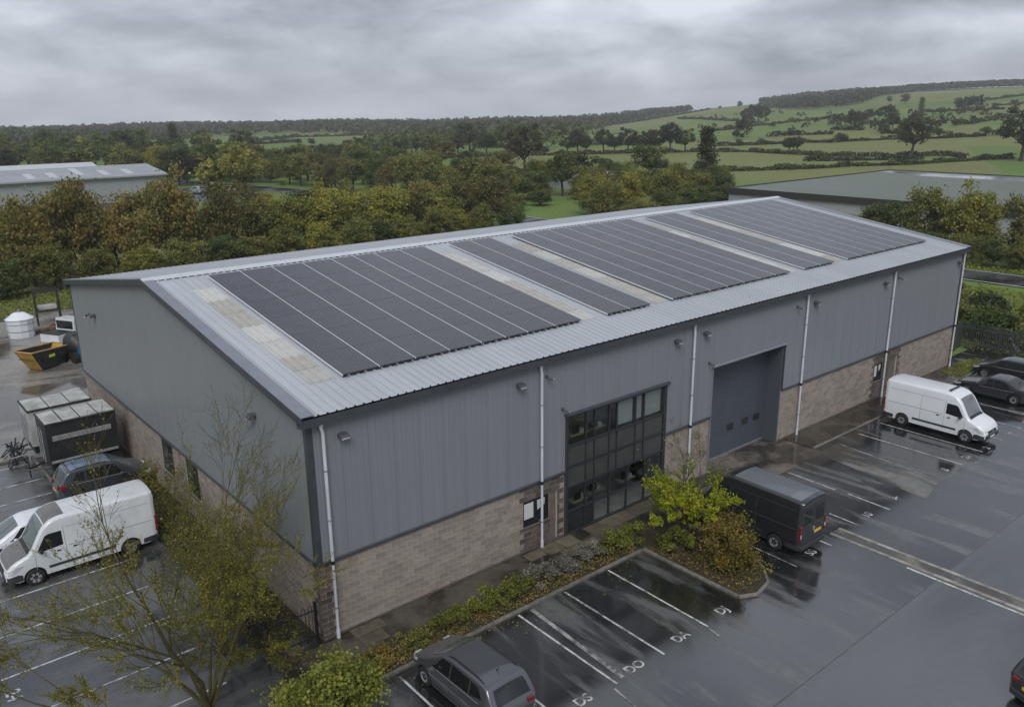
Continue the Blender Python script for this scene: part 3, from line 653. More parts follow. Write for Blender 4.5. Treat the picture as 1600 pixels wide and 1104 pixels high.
# kerbs: one stone at a time
def kerb(name, pts, closed=False, w=0.13, h=0.11, ln=0.9, z0=0.0, ma=None):
    root = empty(name); tag(root, kind='structure')
    pts = [Vector((x, y, 0)) for x, y in pts]; cache = {}
    for i in range(len(pts)-(0 if closed else 1)):
        a, b = pts[i], pts[(i+1) % len(pts)]; D = (b-a).length; n = max(1, round(D/ln)); st = D/n; ang = math.atan2(b.y-a.y, b.x-a.x)
        k = round(st, 3)
        if k not in cache: cache[k] = MB().bbox(0.006, st-.006, -w/2, w/2, -.05, h, 0.02).mesh('kerbstone', ma or M_kerb)
        for j in range(n): q = a+(b-a)*(j/n); obj_from('kerbstone', cache[k], root, (q.x, q.y, z0+rnd.uniform(-.006, .006)), (0, 0, ang))
    return root
kerb('kerb_front', [(-1.9, -3.05), (13.1, -3.05)])
M_edge = mat('channel_concrete', (0.26, 0.245, 0.215), 0.6, 0, 0.4, var=0.35, vscale=3, island=0.25)
kerb('channel_edging', [(20.40, -7.4), (20.30, -34)], w=.16, h=.03, ma=M_edge); kerb('channel_edging', [(21.08, -7.4), (20.98, -34)], w=.16, h=.03, ma=M_edge)
kerb('kerb_front_pavement', [(28.3, -1.83), (50.5, -1.83)], h=0.08)
ISL = [(13.22, -3.05), (13.22, -7.8), (13.9, -8.15), (14.9, -7.95), (15.7, -7.2), (16.2, -6.2), (16.35, -5.0), (16.35, -1.6)]
kerb('kerb_island', ISL, ln=0.75)
raised('island_bed', [(13.3, -1.55), (13.3, -7.75), (13.9, -8.05), (14.85, -7.87), (15.63, -7.15), (16.1, -6.2), (16.26, -5.0), (16.26, -1.55)], 0.08, M_soil)
kerb('kerb_side', [(-4.0, 18.6), (-4.15, 25.2)]); kerb('kerb_yard', [(-14, 25.3), (-4.3, 25.3)])

# painted markings (children of the surface they lie on)
def worn_paint(name, col, lo, hi):
    m = bpy.data.materials.new(name); m.use_nodes = True; nt = m.node_tree; N = nt.nodes; L = nt.links; b = N['Principled BSDF']
    tc = N.new('ShaderNodeTexCoord'); n = N.new('ShaderNodeTexNoise'); n.inputs['Scale'].default_value = 2.2; n.inputs['Detail'].default_value = 7; n.inputs['Roughness'].default_value = 0.7; L.new(tc.outputs['Object'], n.inputs['Vector'])
    rp = N.new('ShaderNodeValToRGB'); e = rp.color_ramp.elements; e[0].position = lo; e[0].color = (0.07, 0.07, 0.07, 1); e[1].position = hi; e[1].color = tuple(col)+(1,); L.new(n.outputs['Fac'], rp.inputs[0]); L.new(rp.outputs[0], b.inputs['Base Color'])
    b.inputs['Roughness'].default_value = 0.35; return m
M_line = worn_paint('bay_line_paint', (0.50, 0.50, 0.49), 0.36, 0.54); M_lineo = worn_paint('old_line_paint', (0.36, 0.36, 0.35), 0.40, 0.6)
M_num = worn_paint('number_paint', (0.46, 0.46, 0.45), 0.40, 0.56)
def line(x0, y0, x1, y1, w=0.085, parent=CARP, z=0.008, ma=M_line):
    d = Vector((x1-x0, y1-y0, 0)); n = Vector((-d.y, d.x, 0)).normalized()*w/2
    m = MB().add([(x0-n.x, y0-n.y, z), (x1-n.x, y1-n.y, z), (x1+n.x, y1+n.y, z), (x0+n.x, y0+n.y, z)], [(0, 1, 2, 3)])
    m.build('bay_line', ma, parent)
for x in (6.15, 8.48, 10.88): line(x+.05, -3.2, x-.02, -8.2)
line(6.8, -3.25, 6.5, -8.1, 0.17, ma=M_lineo); line(3.7, -3.3, 3.6, -8.2); line(1.0, -3.3, .95, -8.2)
line(10.8, -8.25, 10.7, -8.8, .08, ma=M_lineo); line(5.9, -8.3, 5.75, -9.4, .08, ma=M_lineo)
line(16.9, -5, 16.85, -8.0, .07, ma=M_lineo); line(19.45, -2.6, 19.45, -8.0); line(22.05, -6.4, 21.98, -8.0); line(24.55, -2.7, 24.5, -5.3); line(24.55, -5.9, 24.45, -8.0)
line(29.95, -2.4, 29.3, -8.0, .08, ma=M_lineo)
for x in (32.1, 34.6, 37.1, 39.75, 42.3, 44.85, 47.4): line(x, -2.3, x-.03, -8.0)
line(20.10, -10.9, 20.08, -12.09, 0.12, CARP, 0.008); line(20.08, -12.12, 19.95, -40, 0.12, ROAD, 0.008)
for y in (-2.4, 0.1, 2.6, 5.1, 7.75, 10.35, 12.9, 15.4, 17.5, 19.6, 21.75, 24.3): line(-14.5, y-.05, -3.45 if y < 18 else -4.3, y+.05, 0.09, LEFT)
def painted(txt, x, y, size, rz, parent, ma=M_line):
    c = bpy.data.curves.new('txt', 'FONT'); c.body = txt; c.size = size; c.align_x = 'CENTER'; c.align_y = 'CENTER'; c.offset = 0.012
    t = bpy.data.objects.new('txt', c); COL.objects.link(t)
    me = bpy.data.meshes.new_from_object(t); bpy.data.objects.remove(t); me.name = 'bay_number'; me.materials.clear(); me.materials.append(ma)
    obj_from('bay_number', me, parent, (x, y, 0.009), (0, 0, rz))
for t, x, y in (('DS', 4.75, -8.05), ('DO', 7.2, -8.0), ('DA', 9.64, -7.95), ('DJ', 12.07, -7.9), ('SS', 18.3, -7.75), ('10', 23.2, -7.6), ('3-', 25.8, -7.55), ('8', 30.78, -7.7), ('21', 33.3, -7.7), ('2', 35.3, -7.9), ('14', 38.4, -7.8), ('15', 41.0, -7.8)):
    painted(t, x, y, 0.52, 0, CARP, M_num)
painted('24', -8.9, 4.0, 0.6, -math.pi/2, LEFT); painted('8', 0.25, -3.6, 0.6, 0.4, CARP)

# road beyond the hedge
def road_strip(name, pts, w, z, ma, offs=(0, 0)):
    m = MB(); P_ = [Vector((x, y, 0)) for x, y in pts]; vs = []
    for i, q in enumerate(P_):
        d = (P_[min(i+1, len(P_)-1)]-P_[max(0, i-1)]).normalized(); n = Vector((-d.y, d.x, 0))
        for s in (-w/2+offs[0], w/2+offs[0]):
            v = q+n*s; vs.append((v.x, v.y, max(0, terrain_z(v.x, v.y)+.04)*1.0+terrain_z(v.x, v.y)*0+z if terrain_z(v.x, v.y) > -.2 else terrain_z(v.x, v.y)+.08+z))
    m.add(vs, [(2*i, 2*i+1, 2*i+3, 2*i+2) for i in range(len(P_)-1)])
    return tag(m.build(name, ma), kind='structure')
sheet('far_car_park', [[(43, 150), (67, 150), (66, 182), (43, 186)]], .012, M_aspl)
RP = [(84.5, -80), (84.2, -30), (83.8, 10), (82, 45), (79.5, 80), (79.5, 110), (78.5, 138), (74, 166), (67, 198), (60, 225), (54, 260)]
road_strip('country_road', RP, 6.6, 0.02, M_road)
road_strip('road_edge_line', RP, 0.16, 0.03, M_white, (2.9, 0)); road_strip('road_edge_line_far', RP, 0.16, 0.03, M_white, (-2.9, 0))

# ================================================================== FAR BUILDINGS
def far_buildings():
    Mw = mat('pale_cladding', (0.27, 0.285, 0.305), 0.5, var=0.08, vscale=0.6); Mr = mat('weathered_sheet_roof', (0.23, 0.245, 0.27), 0.45, var=0.25, vscale=0.25, col2=(0.31, 0.325, 0.35))
    Ms = mat('skylight_sheet', (0.45, 0.465, 0.485), 0.4, var=0.1); Mb = mat('brown_base', (0.10, 0.085, 0.07), 0.8)
    e = empty('pale_warehouse', (0, 138, 0), label='long pale grey warehouse beyond the autumn tree belt, left edge', cat='warehouse')
    x0, x1, D, ze, zr = -38, 41.3, 22, 6.75, 8.0
    m = MB(); m.prism([(0, 2.2), (D, 2.2), (D, ze), (D/2, zr-.1), (0, ze)], 'x', x0, x1); m.build('wall', Mw, e)
    MB().box(x0, x1, .05, D-.05, 0, 2.2).build('base_wall', Mb, e)
    for s in (0, 1):
        ya, yb = (-.4, D/2) if s == 0 else (D+.4, D/2)
        m = MB(); m.add([(x0-.3, ya, ze+.02), (x1+.3, ya, ze+.02), (x1+.3, yb, zr), (x0-.3, yb, zr), (x0-.3, ya, ze-.15), (x1+.3, ya, ze-.15), (x1+.3, yb, zr-.15), (x0-.3, yb, zr-.15)], [(0, 1, 2, 3), (7, 6, 5, 4), (0, 4, 5, 1), (1, 5, 6, 2), (3, 2, 6, 7), (3, 7, 4, 0)])
        r = m.build('roof', Mr, e)
        if s == 0:
            for i, x in enumerate((-20, -13, -6, 0.5, 5, 9.5, 14, 19, 22.5, 27, 31, 35)):
                a, b = (1.2, 6.5) if i % 3 else (2.5, 9.8); f = lambda y: ze+.05+(zr-ze)*(y+.4)/(D/2+.4)
                MB().add([(x, a, f(a)), (x+1.3, a, f(a)), (x+1.3, b, f(b)), (x, b, f(b))], [(0, 1, 2, 3)]).build('rooflight', Ms, r)
    MB().box(x0-.3, x1+.3, -.6, -.42, ze-.25, ze).build('gutter', Mw, e)
    MB().box(x0, x1, D/2-.3, D/2+.3, zr-.02, zr+.06).build('ridge_cap', Ms, e)
    for i in range(9): MB().box(x0+6+i*8, x0+8.4+i*8, -.06, .02, .1, 2.1).build('window', M_dark, e)
    # flat-roofed building on the right
    Mf = mat('flat_roof_felt', (0.062, 0.092, 0.030), 0.4, var=0.5, vscale=0.09, col2=(0.095, 0.098, 0.105), stretch=(1, .35, 1)); Mg = mat('grey_render', (0.31, 0.315, 0.33), 0.7, var=0.1, vscale=0.4)
    e = empty('flat_roofed_building', (112, -20, 0), label='large low flat-roofed grey building at the foot of the right hillside', cat='building')
    W_, D_, H_ = 56, 85, 3.6
    MB().box(0, W_, 0, D_, 0, H_).build('wall', Mg, e); r = MB().box(-.2, W_+.2, -.2, D_+.2, H_+.001, H_+.35).build('roof', Mf, e)
    for a in ((-.35, -.05, -.35, D_+.35), (W_+.05, W_+.35, -.35, D_+.35)): MB().box(*a, H_-.45, H_+.5).build('parapet', mat('dark_parapet', (0.025, 0.024, 0.022), 0.7), e)
    for a in ((-.04, W_+.04, -.35, -.06), (-.04, W_+.04, D_+.06, D_+.35)): MB().box(*a, H_-.45, H_+.5).build('parapet', MATS['dark_parapet'], e)
    MB().box(-.09, .0, D_-4.5, D_, 0, H_-.5).build('pale_corner', Mw, e)
    Mpud = ground_mat('roof_water', (0.06, 0.065, 0.07), (0.12, 0.125, 0.13), 0.04, 0.2, 0.1)
    for x, y, w, d in ((30, 2, 3, 40), (46, 10, 8, 66), (20, 30, 2, 14), (12, 4, 5, 22), (50, 78, 4, 6)): MB().box(x, x+w, y, y+d, H_+.352, H_+.358).build('roof_puddle', Mpud, r)
    for x, y, w, d, h in ((44, 8, 6, 16, .8), (30, 12, 3, 5, .5), (8, 28, 2, 3, .5), (50, 30, 3, 12, .6)): MB().bbox(x, x+w, y, y+d, H_+.36, H_+.36+h, .05).build('roof_unit', Ms, r)
    # small sheds further left and behind
    for (x, y, w, d, h, lab) in ((22, 225, 30, 14, 3.4, 'low pale roofed shed behind the long pale warehouse'), (-30, 300, 50, 16, 6, 'far pale roof at the left edge behind trees'), (121, 96, 9, 26, 2.6, 'small white roofed shed beside the tall pine')):
        e = empty('shed', (x, y, terrain_z(x+w/2, y)), label=lab, cat='shed')
        MB().box(0, w, 0, d, 0, h).build('wall', Mw, e); m = MB(); m.prism([(-.3, h+.01), (d+.3, h+.01), (d/2, h+1.2)], 'x', -.3, w+.3); m.build('roof', Ms if w < 45 else Mr, e)
        MB().box(w*.4, w*.4+2, -.05, .03, 0, 2.1).build('door', M_dark, e)
far_buildings()

# ================================================================== VEHICLES
M_tyre = mat('tyre_rubber', (0.012, 0.012, 0.012), 0.75); M_alloy = mat('alloy', (0.42, 0.43, 0.45), 0.3, 0.6); M_glass = glass('car_glass', (0.010, 0.012, 0.013), 0.04, 0.6)
M_wind = glass('windscreen_glass_sky', (0.10, 0.12, 0.125), 0.04, 1.0); M_head = mat('headlamp', (0.55, 0.57, 0.60), 0.08, 0.3, 0.9); M_tail = mat('tail_lamp', (0.17, 0.010, 0.010), 0.15, 0, 0.8)  # windscreen base colour lightened to stand in for the reflected sky
M_amber = mat('amber_lamp', (0.55, 0.17, 0.02), 0.2); M_plate = mat('yellow_plate', (0.62, 0.42, 0.04), 0.5); M_platew = mat('white_plate', (0.6, 0.6, 0.58), 0.5); M_trim = mat('grey_trim', (0.028, 0.030, 0.033), 0.55)
M_seam = mat('panel_gap', (0.03, 0.03, 0.03), 0.8); M_seamw = mat('panel_gap_pale', (0.27, 0.28, 0.30), 0.7)
def paint(name, c, rough=0.25, **k): return mat(name, c, rough, 0.0, 0.5, coat=0.6, **k)
class Car:
    def __init__(s, name, label, cat, loc, rz, L, W, top, belt, P, lean=0.25, wheels=(), wr=0.32, clear=0.2, plan=0.3, group=None, crown=0.03, rc=0.12, endw=0.8, arch=1.17, planr=None, endr=None):
        s.L, s.W2, s.lean, s.crown, s.rc = L, W/2, lean, crown, rc
        s.root = empty(name, (loc[0], loc[1], 0), rz, label, cat, group); s.P = P
        g = np.linspace(-L/2, L/2, 400); k = np.ones(13)/13
        sm = lambda a: np.convolve(np.pad(a, 6, mode='edge'), k, 'valid')
        s.g = g; s.top = sm(np.interp(g, *zip(*top))); s.belt = np.minimum(sm(np.interp(g, *zip(*belt))), s.top-0.02)
        e = np.minimum((g+L/2), (L/2-g)); pl = np.where(g < 0, planr or plan, plan); en = np.where(g < 0, endr or endw, endw); t = np.clip(e/pl, 0, 1); s.w = s.W2*(en+(1-en)*np.sqrt(1-(1-t)**2))
        s.wheels, s.wr, s.clear, s.arch = wheels, wr, clear, wr*arch
        xs = list(np.linspace(-L/2, L/2, 58))
        for xw in wheels:
            for f in (1.02, 1, .985, .94, .86, .74, .58, .38, .18, 0): xs += [xw+f*s.arch, xw-f*s.arch]
        xs = sorted(set(round(x, 3) for x in xs if -L/2 <= x <= L/2))
        V = []; n = None
        for x in xs:
            r = s.ring(x); n = len(r); V += [(x, y, z) for y, z in r]
        F = []
        for i in range(len(xs)-1):
            for j in range(n): F.append((i*n+j, i*n+(j+1) % n, (i+1)*n+(j+1) % n, (i+1)*n+j))
        F += [tuple(range(n)), tuple((len(xs)-1)*n+j for j in range(n))[::-1]]
        m = MB().add(V, F); s.body = m.build('body', P, s.root, angle=38)
        m = MB().box(-L/2+.3, L/2-.3, -s.W2*.8, s.W2*.8, clear-.04, clear+.05); m.build('underbody', M_black, s.root)
        for xw in wheels:
            for sd in (-1, 1): s.wheel(xw, sd)
    def at(s, a, x): return float(np.interp(x, s.g, a))
    def z0(s, x):
        z = s.clear+max(0, (abs(x)-s.L/2+.35))*0.35
        for xw in s.wheels:
            d = abs(x-xw)
            if d < s.arch: z = max(z, s.wr+math.sqrt(s.arch**2-d*d)-0.0)
        return min(z, s.at(s.belt, x)-.08)
    def side(s, x, z):
        """half width of the body at (x, z)"""
        w, b, t = s.at(s.w, x), s.at(s.belt, x), s.at(s.top, x)
        if z <= b:
            u = (b-z)/max(b-s.clear, .1); return w*(1-0.045*u*u-0.012*(1-u)**2)
        return w*0.988-(z-b)*s.lean
    def ring(s, x):
        w, b, t, z0 = s.at(s.w, x), s.at(s.belt, x), s.at(s.top, x), s.z0(x)
        h = [(s.side(x, z0)*0.9, z0), (s.side(x, z0), z0+.02)]
        for k in range(1, 6): z = z0+.02+(b-z0-.02)*k/5; h.append((s.side(x, z), z))
        rc = min(s.rc, (t-b)*0.75); wt = s.side(x, t-rc)
        for k in range(1, 5): z = b+(t-rc-b)*k/4; h.append((s.side(x, z), z))
        for k in range(1, 5): a = k/4*math.pi/2; h.append((wt-rc*(1-math.cos(a))*1.1, t-rc+rc*math.sin(a)*.92))
        we = h[-1][0]; ze = h[-1][1]
        for f in (.66, .33): h.append((we*f, ze+(t-ze+s.crown)*(1-f*f)))
        h.append((0, t+s.crown))
        return h+[(-y, z) for y, z in h[-2::-1]]
    def topz(s, x, y):
        t, b = s.at(s.top, x), s.at(s.belt, x); rc = min(s.rc, (t-b)*.75); we = s.side(x, t-rc)-rc*1.1; ze = t-rc+rc*.92
        return ze+(t-ze+s.crown)*(1-min(1, abs(y)/max(we, .01))**2), we
    def wheel(s, xw, sd):
        r, wd = s.wr, 0.2; y = sd*(s.W2-.10)
        w = empty('wheel', (xw, y, r), 0, parent=s.root)
        prof = [(.6, -.5), (.9, -.5), (.98, -.4), (1, -.2), (1, .2), (.98, .4), (.9, .5), (.6, .5)]
        def lathe(prof, ma, nm, n=22):
            V = []; F = []; k = len(prof)
            for i in range(n):
                a = 2*math.pi*i/n
                V += [(r*q*math.cos(a), sd*yy*wd, r*q*math.sin(a)) for q, yy in prof]
            for i in range(n):
                for j in range(k-1): F.append((i*k+j, ((i+1) % n)*k+j, ((i+1) % n)*k+j+1, i*k+j+1))
            return MB().add(V, F).build(nm, ma, w, angle=40)
        lathe(prof, M_tyre, 'tyre'); lathe([(.0, .18), (.5, .18), (.6, .2)], M_black, 'disc')
        rm = MB(); n = s.spokes if hasattr(s, 'spokes') else 5
        for i in range(n):
            a = 2*math.pi*i/n; ca, sa = math.cos(a), math.sin(a); hw = .055*r/.32*(1.5 if n < 6 else 1)
            q = [(u*ca-v*sa, u*sa+v*ca) for u, v in ((.02, -hw), (.62*r, -hw*.8), (.62*r, hw*.8), (.02, hw))]
            rm.add([(a_, sd*wd*.42, b_) for a_, b_ in q]+[(a_, sd*wd*.3, b_) for a_, b_ in q], [(0, 1, 2, 3), (7, 6, 5, 4), (0, 4, 5, 1), (1, 5, 6, 2), (2, 6, 7, 3), (3, 7, 4, 0)])
        rm.build('rim', M_alloy, w); lathe([(.58, .3), (.60, .46), (.68, .46), (.70, .3)], M_alloy, 'rim_lip')
    def sidepatch(s, nm, poly, ma, sd=None, off=0.006, parent=None):
        for d in ((-1, 1) if sd is None else (sd,)):
            pts = []; n = len(poly)
            for i in range(n):
                a, b = poly[i], poly[(i+1) % n]
                for k in range(5): pts.append((a[0]+(b[0]-a[0])*k/5, a[1]+(b[1]-a[1])*k/5))
            cx = sum(q[0] for q in pts)/len(pts); cz = sum(q[1] for q in pts)/len(pts); m = MB(); N_ = len(pts); V = []
            for f in (1, .6, .25):
                for x, z in pts:
                    x, z = cx+(x-cx)*f, cz+(z-cz)*f; V.append((x, d*(s.side(x, z)+off), z))
            V += [(x, d*(s.side(x, z)-.02), z) for x, z in pts]
            V.append((cx, d*(s.side(cx, cz)+off), cz)); F = []
            for k in (0, 1):
                for i in range(N_): F.append((k*N_+i, k*N_+(i+1) % N_, (k+1)*N_+(i+1) % N_, (k+1)*N_+i))
            for i in range(N_): F.append((2*N_+i, 2*N_+(i+1) % N_, 4*N_)); F.append((i, 3*N_+i, 3*N_+(i+1) % N_, (i+1) % N_))
            m.add(V, F).build(nm, ma, parent or s.root, angle=35)
    def strip(s, x0, z0, x1, z1, w, ma, nm='panel_gap', sd=None, off=0.004):
        d = Vector((x1-x0, z1-z0)).normalized(); n = Vector((-d.y, d.x))*w/2
        s.sidepatch(nm, [(x0-n.x, z0-n.y), (x1-n.x, z1-n.y), (x1+n.x, z1+n.y), (x0+n.x, z0+n.y)], ma, sd, off)
    def toppatch(s, nm, xa, xb, fy, ma, off=0.008, ny=8, nx=6, bow=0.0, fyb=None, parent=None):
        m = MB(); V = []; F = []
        for i in range(nx+1):
            for j in range(ny+1):
                v = -1+2*j/ny; x = xa+(xb-xa)*i/nx+bow*(1-v*v)*(1-i/nx); zt, we = s.topz(x, 0); f = fy+((fyb if fyb else fy)-fy)*i/nx; y = v*we*f
                z, _ = s.topz(x, y); sl = (s.at(s.top, x+.02)-s.at(s.top, x-.02))/.04; nn = math.hypot(sl, 1)
                V.append((x-sl/nn*off, y, z+off/nn))
        for i in range(nx):
            for j in range(ny): q = i*(ny+1)+j; F.append((q, q+1, q+ny+2, q+ny+1))
        return m.add(V, F).build(nm, ma, parent or s.root, smooth=True)
    def box(s, nm, x0, x1, y0, y1, z0, z1, ma, b=.015, mirror=False, parent=None):
        MB().bbox(x0, x1, y0, y1, z0, z1, b).build(nm, ma, parent or s.root)
        if mirror: MB().bbox(x0, x1, -y1, -y0, z0, z1, b).build(nm, ma, parent or s.root)
    def mirrors(s, x, z, ma):
        for d in (-1, 1):
            y = s.side(x, z); a, b = sorted((d*(y+.04), d*(y+.22)))
            MB().bbox(x-.06, x+.07, a, b, z-.02, z+.13, .03).build('mirror', ma, s.root)

def van(name, label, loc, rz, P, trim, L=5.6, W=2.0, H=2.5, windows=True, seam=M_seamw, plate=M_platew, bumper=None):
    h = H
    top = [(-L/2, h-.05), (-L/2+.12, h-.01), (-L/2+.5, h), (L/2-2.1, h), (L/2-1.75, h-.09), (L/2-1.45, h-.34), (L/2-.98, 1.42), (L/2-.9, 1.34), (L/2-.35, 1.13), (L/2-.12, .95), (L/2-.02, .72), (L/2, .62)]
    belt = [(-L/2, 1.32), (L/2-1.6, 1.32), (L/2-.9, 1.18), (L/2-.3, .95), (L/2, .55)]
    c = Car(name, label, 'van', loc, rz, L, W, top, belt, P, lean=0.085, wheels=(-L/2+1.12, L/2-.98), wr=.35, clear=.3, plan=.42, rc=.13, endw=.82, crown=.04, planr=.14, endr=.93)
    fx = L/2
    c.toppatch('windscreen', fx-.98, fx-1.56, .93, M_wind, bow=.05, fyb=.9)
    c.sidepatch('door_window', [(fx-2.12, 1.40), (fx-1.42, 1.34), (fx-1.18, 1.38), (fx-1.52, 1.93), (fx-1.66, 1.98), (fx-2.12, 1.98)], M_glass)
    for x, z0_, z1_ in ((fx-1.08, .5, 1.2), (fx-2.2, .45, 2.15), (fx-3.5, .45, 2.1)): c.strip(x, z0_, x, z1_, .022, seam)
    c.strip(-L/2+.2, 1.30, fx-2.3, 1.30, .03, seam); c.strip(-L/2+.25, 2.08, fx-2.3, 2.08, .02, seam); c.strip(-L/2+1.7, .62, fx-1.5, .62, .11, trim, 'rubbing_strip', off=.012)
    c.strip(fx-2.45, 1.2, fx-2.6, 1.2, .05, M_black, 'door_handle', off=.02); c.strip(fx-2.0, 1.2, fx-1.86, 1.2, .05, M_black, 'door_handle', off=.02)
    c.box('front_bumper', fx-.16, fx+.05, -W*.40, W*.40, .32, .62, bumper or trim, .06); c.sidepatch('bumper_corner', [(fx-.56, .36), (fx-.03, .36), (fx-.02, .60), (fx-.40, .66), (fx-.56, .60)], bumper or trim, off=.014); c.sidepatch('bumper_corner', [(-fx+.03, .36), (-fx+.6, .36), (-fx+.6, .56), (-fx+.03, .60)], trim, off=.012); c.sidepatch('headlight_wing', [(fx-.66, .98), (fx-.24, .72), (fx-.07, .70), (fx-.10, .86), (fx-.40, 1.0)], M_head, off=.012); c.box('grille', fx-.10, fx+.035, -.48, .48, .64, .80, M_black, .03)
    c.box('headlight', fx-.34, fx-.03, W*.25, W*.40, .72, .88, M_head, .06, True); c.box('number_plate', fx+.052, fx+.06, -.26, .26, .42, .53, plate, .002)
    c.mirrors(fx-1.3, 1.35, M_black)
    c.box('badge', fx+.036, fx+.042, -.07, .07, .72, .80, M_alloy, .002); c.toppatch('wiper_cowl', fx-.84, fx-.97, .9, M_black, off=.012, nx=2)
    # rear end
    rx = -L/2; w = W*.42
    c.box('rear_bumper', rx-.07, rx+.12, -W*.44, W*.44, .32, .52, trim, .03)
    for d in (-1, 1):
        a, b = (0.012, w) if d > 0 else (-w, -.012)
        c.box('rear_door', rx-.016, rx+.05, a, b, .55, h-.2, P, .012)
        if windows: c.box('rear_window', rx-.022, rx-.014, a+.12, b-.12, 1.42, h-.42, M_glass, .003)
    c.box('tail_light', rx-.03, rx+.10, W*.425, W*.478, .75, 1.45, M_tail, .02, True); c.box('reversing_light', rx-.034, rx+.02, W*.43, W*.472, .92, 1.08, M_head, .003, True)
    c.box('number_plate', rx-.03, rx-.018, -.62, -.10, .86, .98, M_plate if plate is M_plate else plate, .002); c.box('door_handle', rx-.045, rx-.016, -.07, .02, 1.02, 1.2, M_alloy, .008)
    return c
def hatch(name, label, cat, loc, rz, P, L=4.4, W=1.8, H=1.6, suv=0, sedan=False, group=None, rails=True, spokes=5):
    f = L/2; k = H/1.6
    if sedan:
        top = [(-f, .62), (-f+.03, .90), (-f+.12, 1.0), (-f+.65, 1.04), (-f+1.35, H-.06), (-f+1.8, H), (-f+2.35, H-.02), (f-1.55, 1.02), (f-1.45, .98), (f-.35, .80), (f-.08, .66), (f, .5)]
        belt = [(-f, .86), (-f+.6, .93), (f-1.5, .88), (f-.5, .72), (f, .45)]
    else:
        top = [(-f, .62), (-f+.02, .92), (-f+.10, 1.02*k), (-f+.44, 1.47*k), (-f+.55, H-.04), (-f+1.0, H), (-f+2.2, H), (f-1.75, H-.07), (f-.98, 1.10*k), (f-.9, 1.06*k), (f-.3, .86*k), (f-.06, .68), (f, .5)]
        belt = [(-f, .95*k), (-f+.5, .99*k), (f-1.2, .93*k), (f-.4, .76*k), (f, .46)]
    Car.spokes = spokes
    c = Car(name, label, cat, loc, rz, L, W, top, belt, P, lean=.27, wheels=(-f+.85, f-.86), wr=.325+.03*suv, clear=.2+.05*suv, plan=.55, rc=.11, endw=.72, group=group)
    b = .97*k
    if sedan:
        c.toppatch('windscreen', f-1.56, -f+2.45, .9, M_wind, bow=.08, fyb=.86); c.toppatch('rear_window', -f+.70, -f+1.34, .86, M_glass, fyb=.86)
        c.sidepatch('door_window', [(-.1, b-.05), (f-1.72, b-.06), (f-1.95, b+.06), (-f+2.45, H-.13), (-.1, H-.11)], M_glass); c.sidepatch('door_window', [(-.16, b-.05), (-.16, H-.11), (-f+1.55, H-.13), (-f+1.0, b)], M_glass)
        c.strip(-f+.9, b-.035, f-1.6, b-.085, .025, M_alloy, 'window_trim')
    else:
        c.toppatch('windscreen', f-1.0, f-1.72, .92, M_wind, bow=.10, fyb=.88); c.toppatch('rear_window', -f+.13, -f+.43, .9, M_glass, fyb=.84)
        c.sidepatch('door_window', [(.02, b+.05), (f-1.28, b), (f-1.45, b+.10), (f-1.78, H-.15), (.02, H-.13)], M_glass)
        c.sidepatch('door_window', [(-.04, b+.05), (-.04, H-.13), (-f+1.28, H-.14), (-f+1.28, b+.08)], M_glass); c.sidepatch('quarter_window', [(-f+1.22, b+.09), (-f+1.22, H-.14), (-f+.85, H-.18), (-f+.62, b+.20)], M_glass)
        c.strip(-f+.75, b+.035, f-1.3, b-.01, .02, M_alloy, 'window_trim')
    c.sidepatch('headlight', [(f-.50, .74*k), (f-.12, .60*k), (f-.10, .72*k), (f-.5, .84*k)], M_head, off=.012)
    c.box('headlight_front', f-.30, f-.045, W*.24, W*.385, .60*k, .74*k, M_head, .04, True); c.box('grille', f-.12, f+.012, -.42, .42, .42, .60, M_black, .03)
    c.box('front_bumper', f-.2, f+.02, -W*.36, W*.36, .24, .41, M_trim, .04); c.box('number_plate', f+.012, f+.024, -.26, .26, .44, .55, M_platew, .002)
    c.sidepatch('tail_light', [(-f+.32, .86*k), (-f+.1, .84*k), (-f+.1, 1.04*k), (-f+.30, 1.10*k)], M_tail, off=.012); c.box('tail_light_rear', -f-.012, -f+.06, W*.24, W*.36, .82*k, .98*k, M_tail, .02, True)
    c.box('rear_bumper', -f-.03, -f+.2, -W*.36, W*.36, .28, .52, M_trim, .04); c.box('number_plate', -f-.022, -f-.004, -.26, .26, .66, .77, M_plate, .002)
    for x in (.0, f-1.12 if not sedan else f-1.45, -f+1.25): c.strip(x, .34, x, b-.06, .014, M_seam)
    c.strip(-f+1.3, .36, f-1.25, .36, .07, M_trim, 'sill_trim', off=.01); c.strip(-.22, .86*k, -.40, .86*k, .04, P, 'door_handle', off=.025); c.strip(.72, .84*k, .54, .84*k, .04, P, 'door_handle', off=.025)
    c.mirrors(f-1.5, b-.02, P)
    if rails:
        for d in (-1, 1):
            pts = []
            for x in np.linspace(-f+.75, f-1.95, 7): z, we = c.topz(x, 0); zz, _ = c.topz(x, we*.97); pts.append((x, d*we*.99, zz+(.035 if -f+.8 < x < f-2.0 else 0.0)))
            MB().tube(pts, .018, 6).build('roof_rail', M_black, c.root)
    z, _ = c.topz(-f+1.0, 0); MB().tube([(-f+.95, 0, z), (-f+.82, 0, z+.12)], [.025, .006], 6).build('aerial', M_black, c.root)
    return c
P_white = paint('white_paint', (0.66, 0.68, 0.71), var=0.04, vscale=1.5); P_dirty = paint('dirty_white_paint', (0.58, 0.60, 0.62), 0.35, var=0.12, vscale=1.2)
P_black = mat('black_paint', (0.024, 0.026, 0.030), 0.3, 0.3, 0.5, coat=1.0); P_grey = mat('dark_grey_paint', (0.10, 0.102, 0.115), 0.3, 0.55, 0.5, coat=1.0); P_navy = mat('navy_paint', (0.05, 0.06, 0.08), 0.3, 0.45, 0.5, coat=1.0)
UP, DN, LF = math.pi/2, -math.pi/2, math.pi
Car.spokes = 6
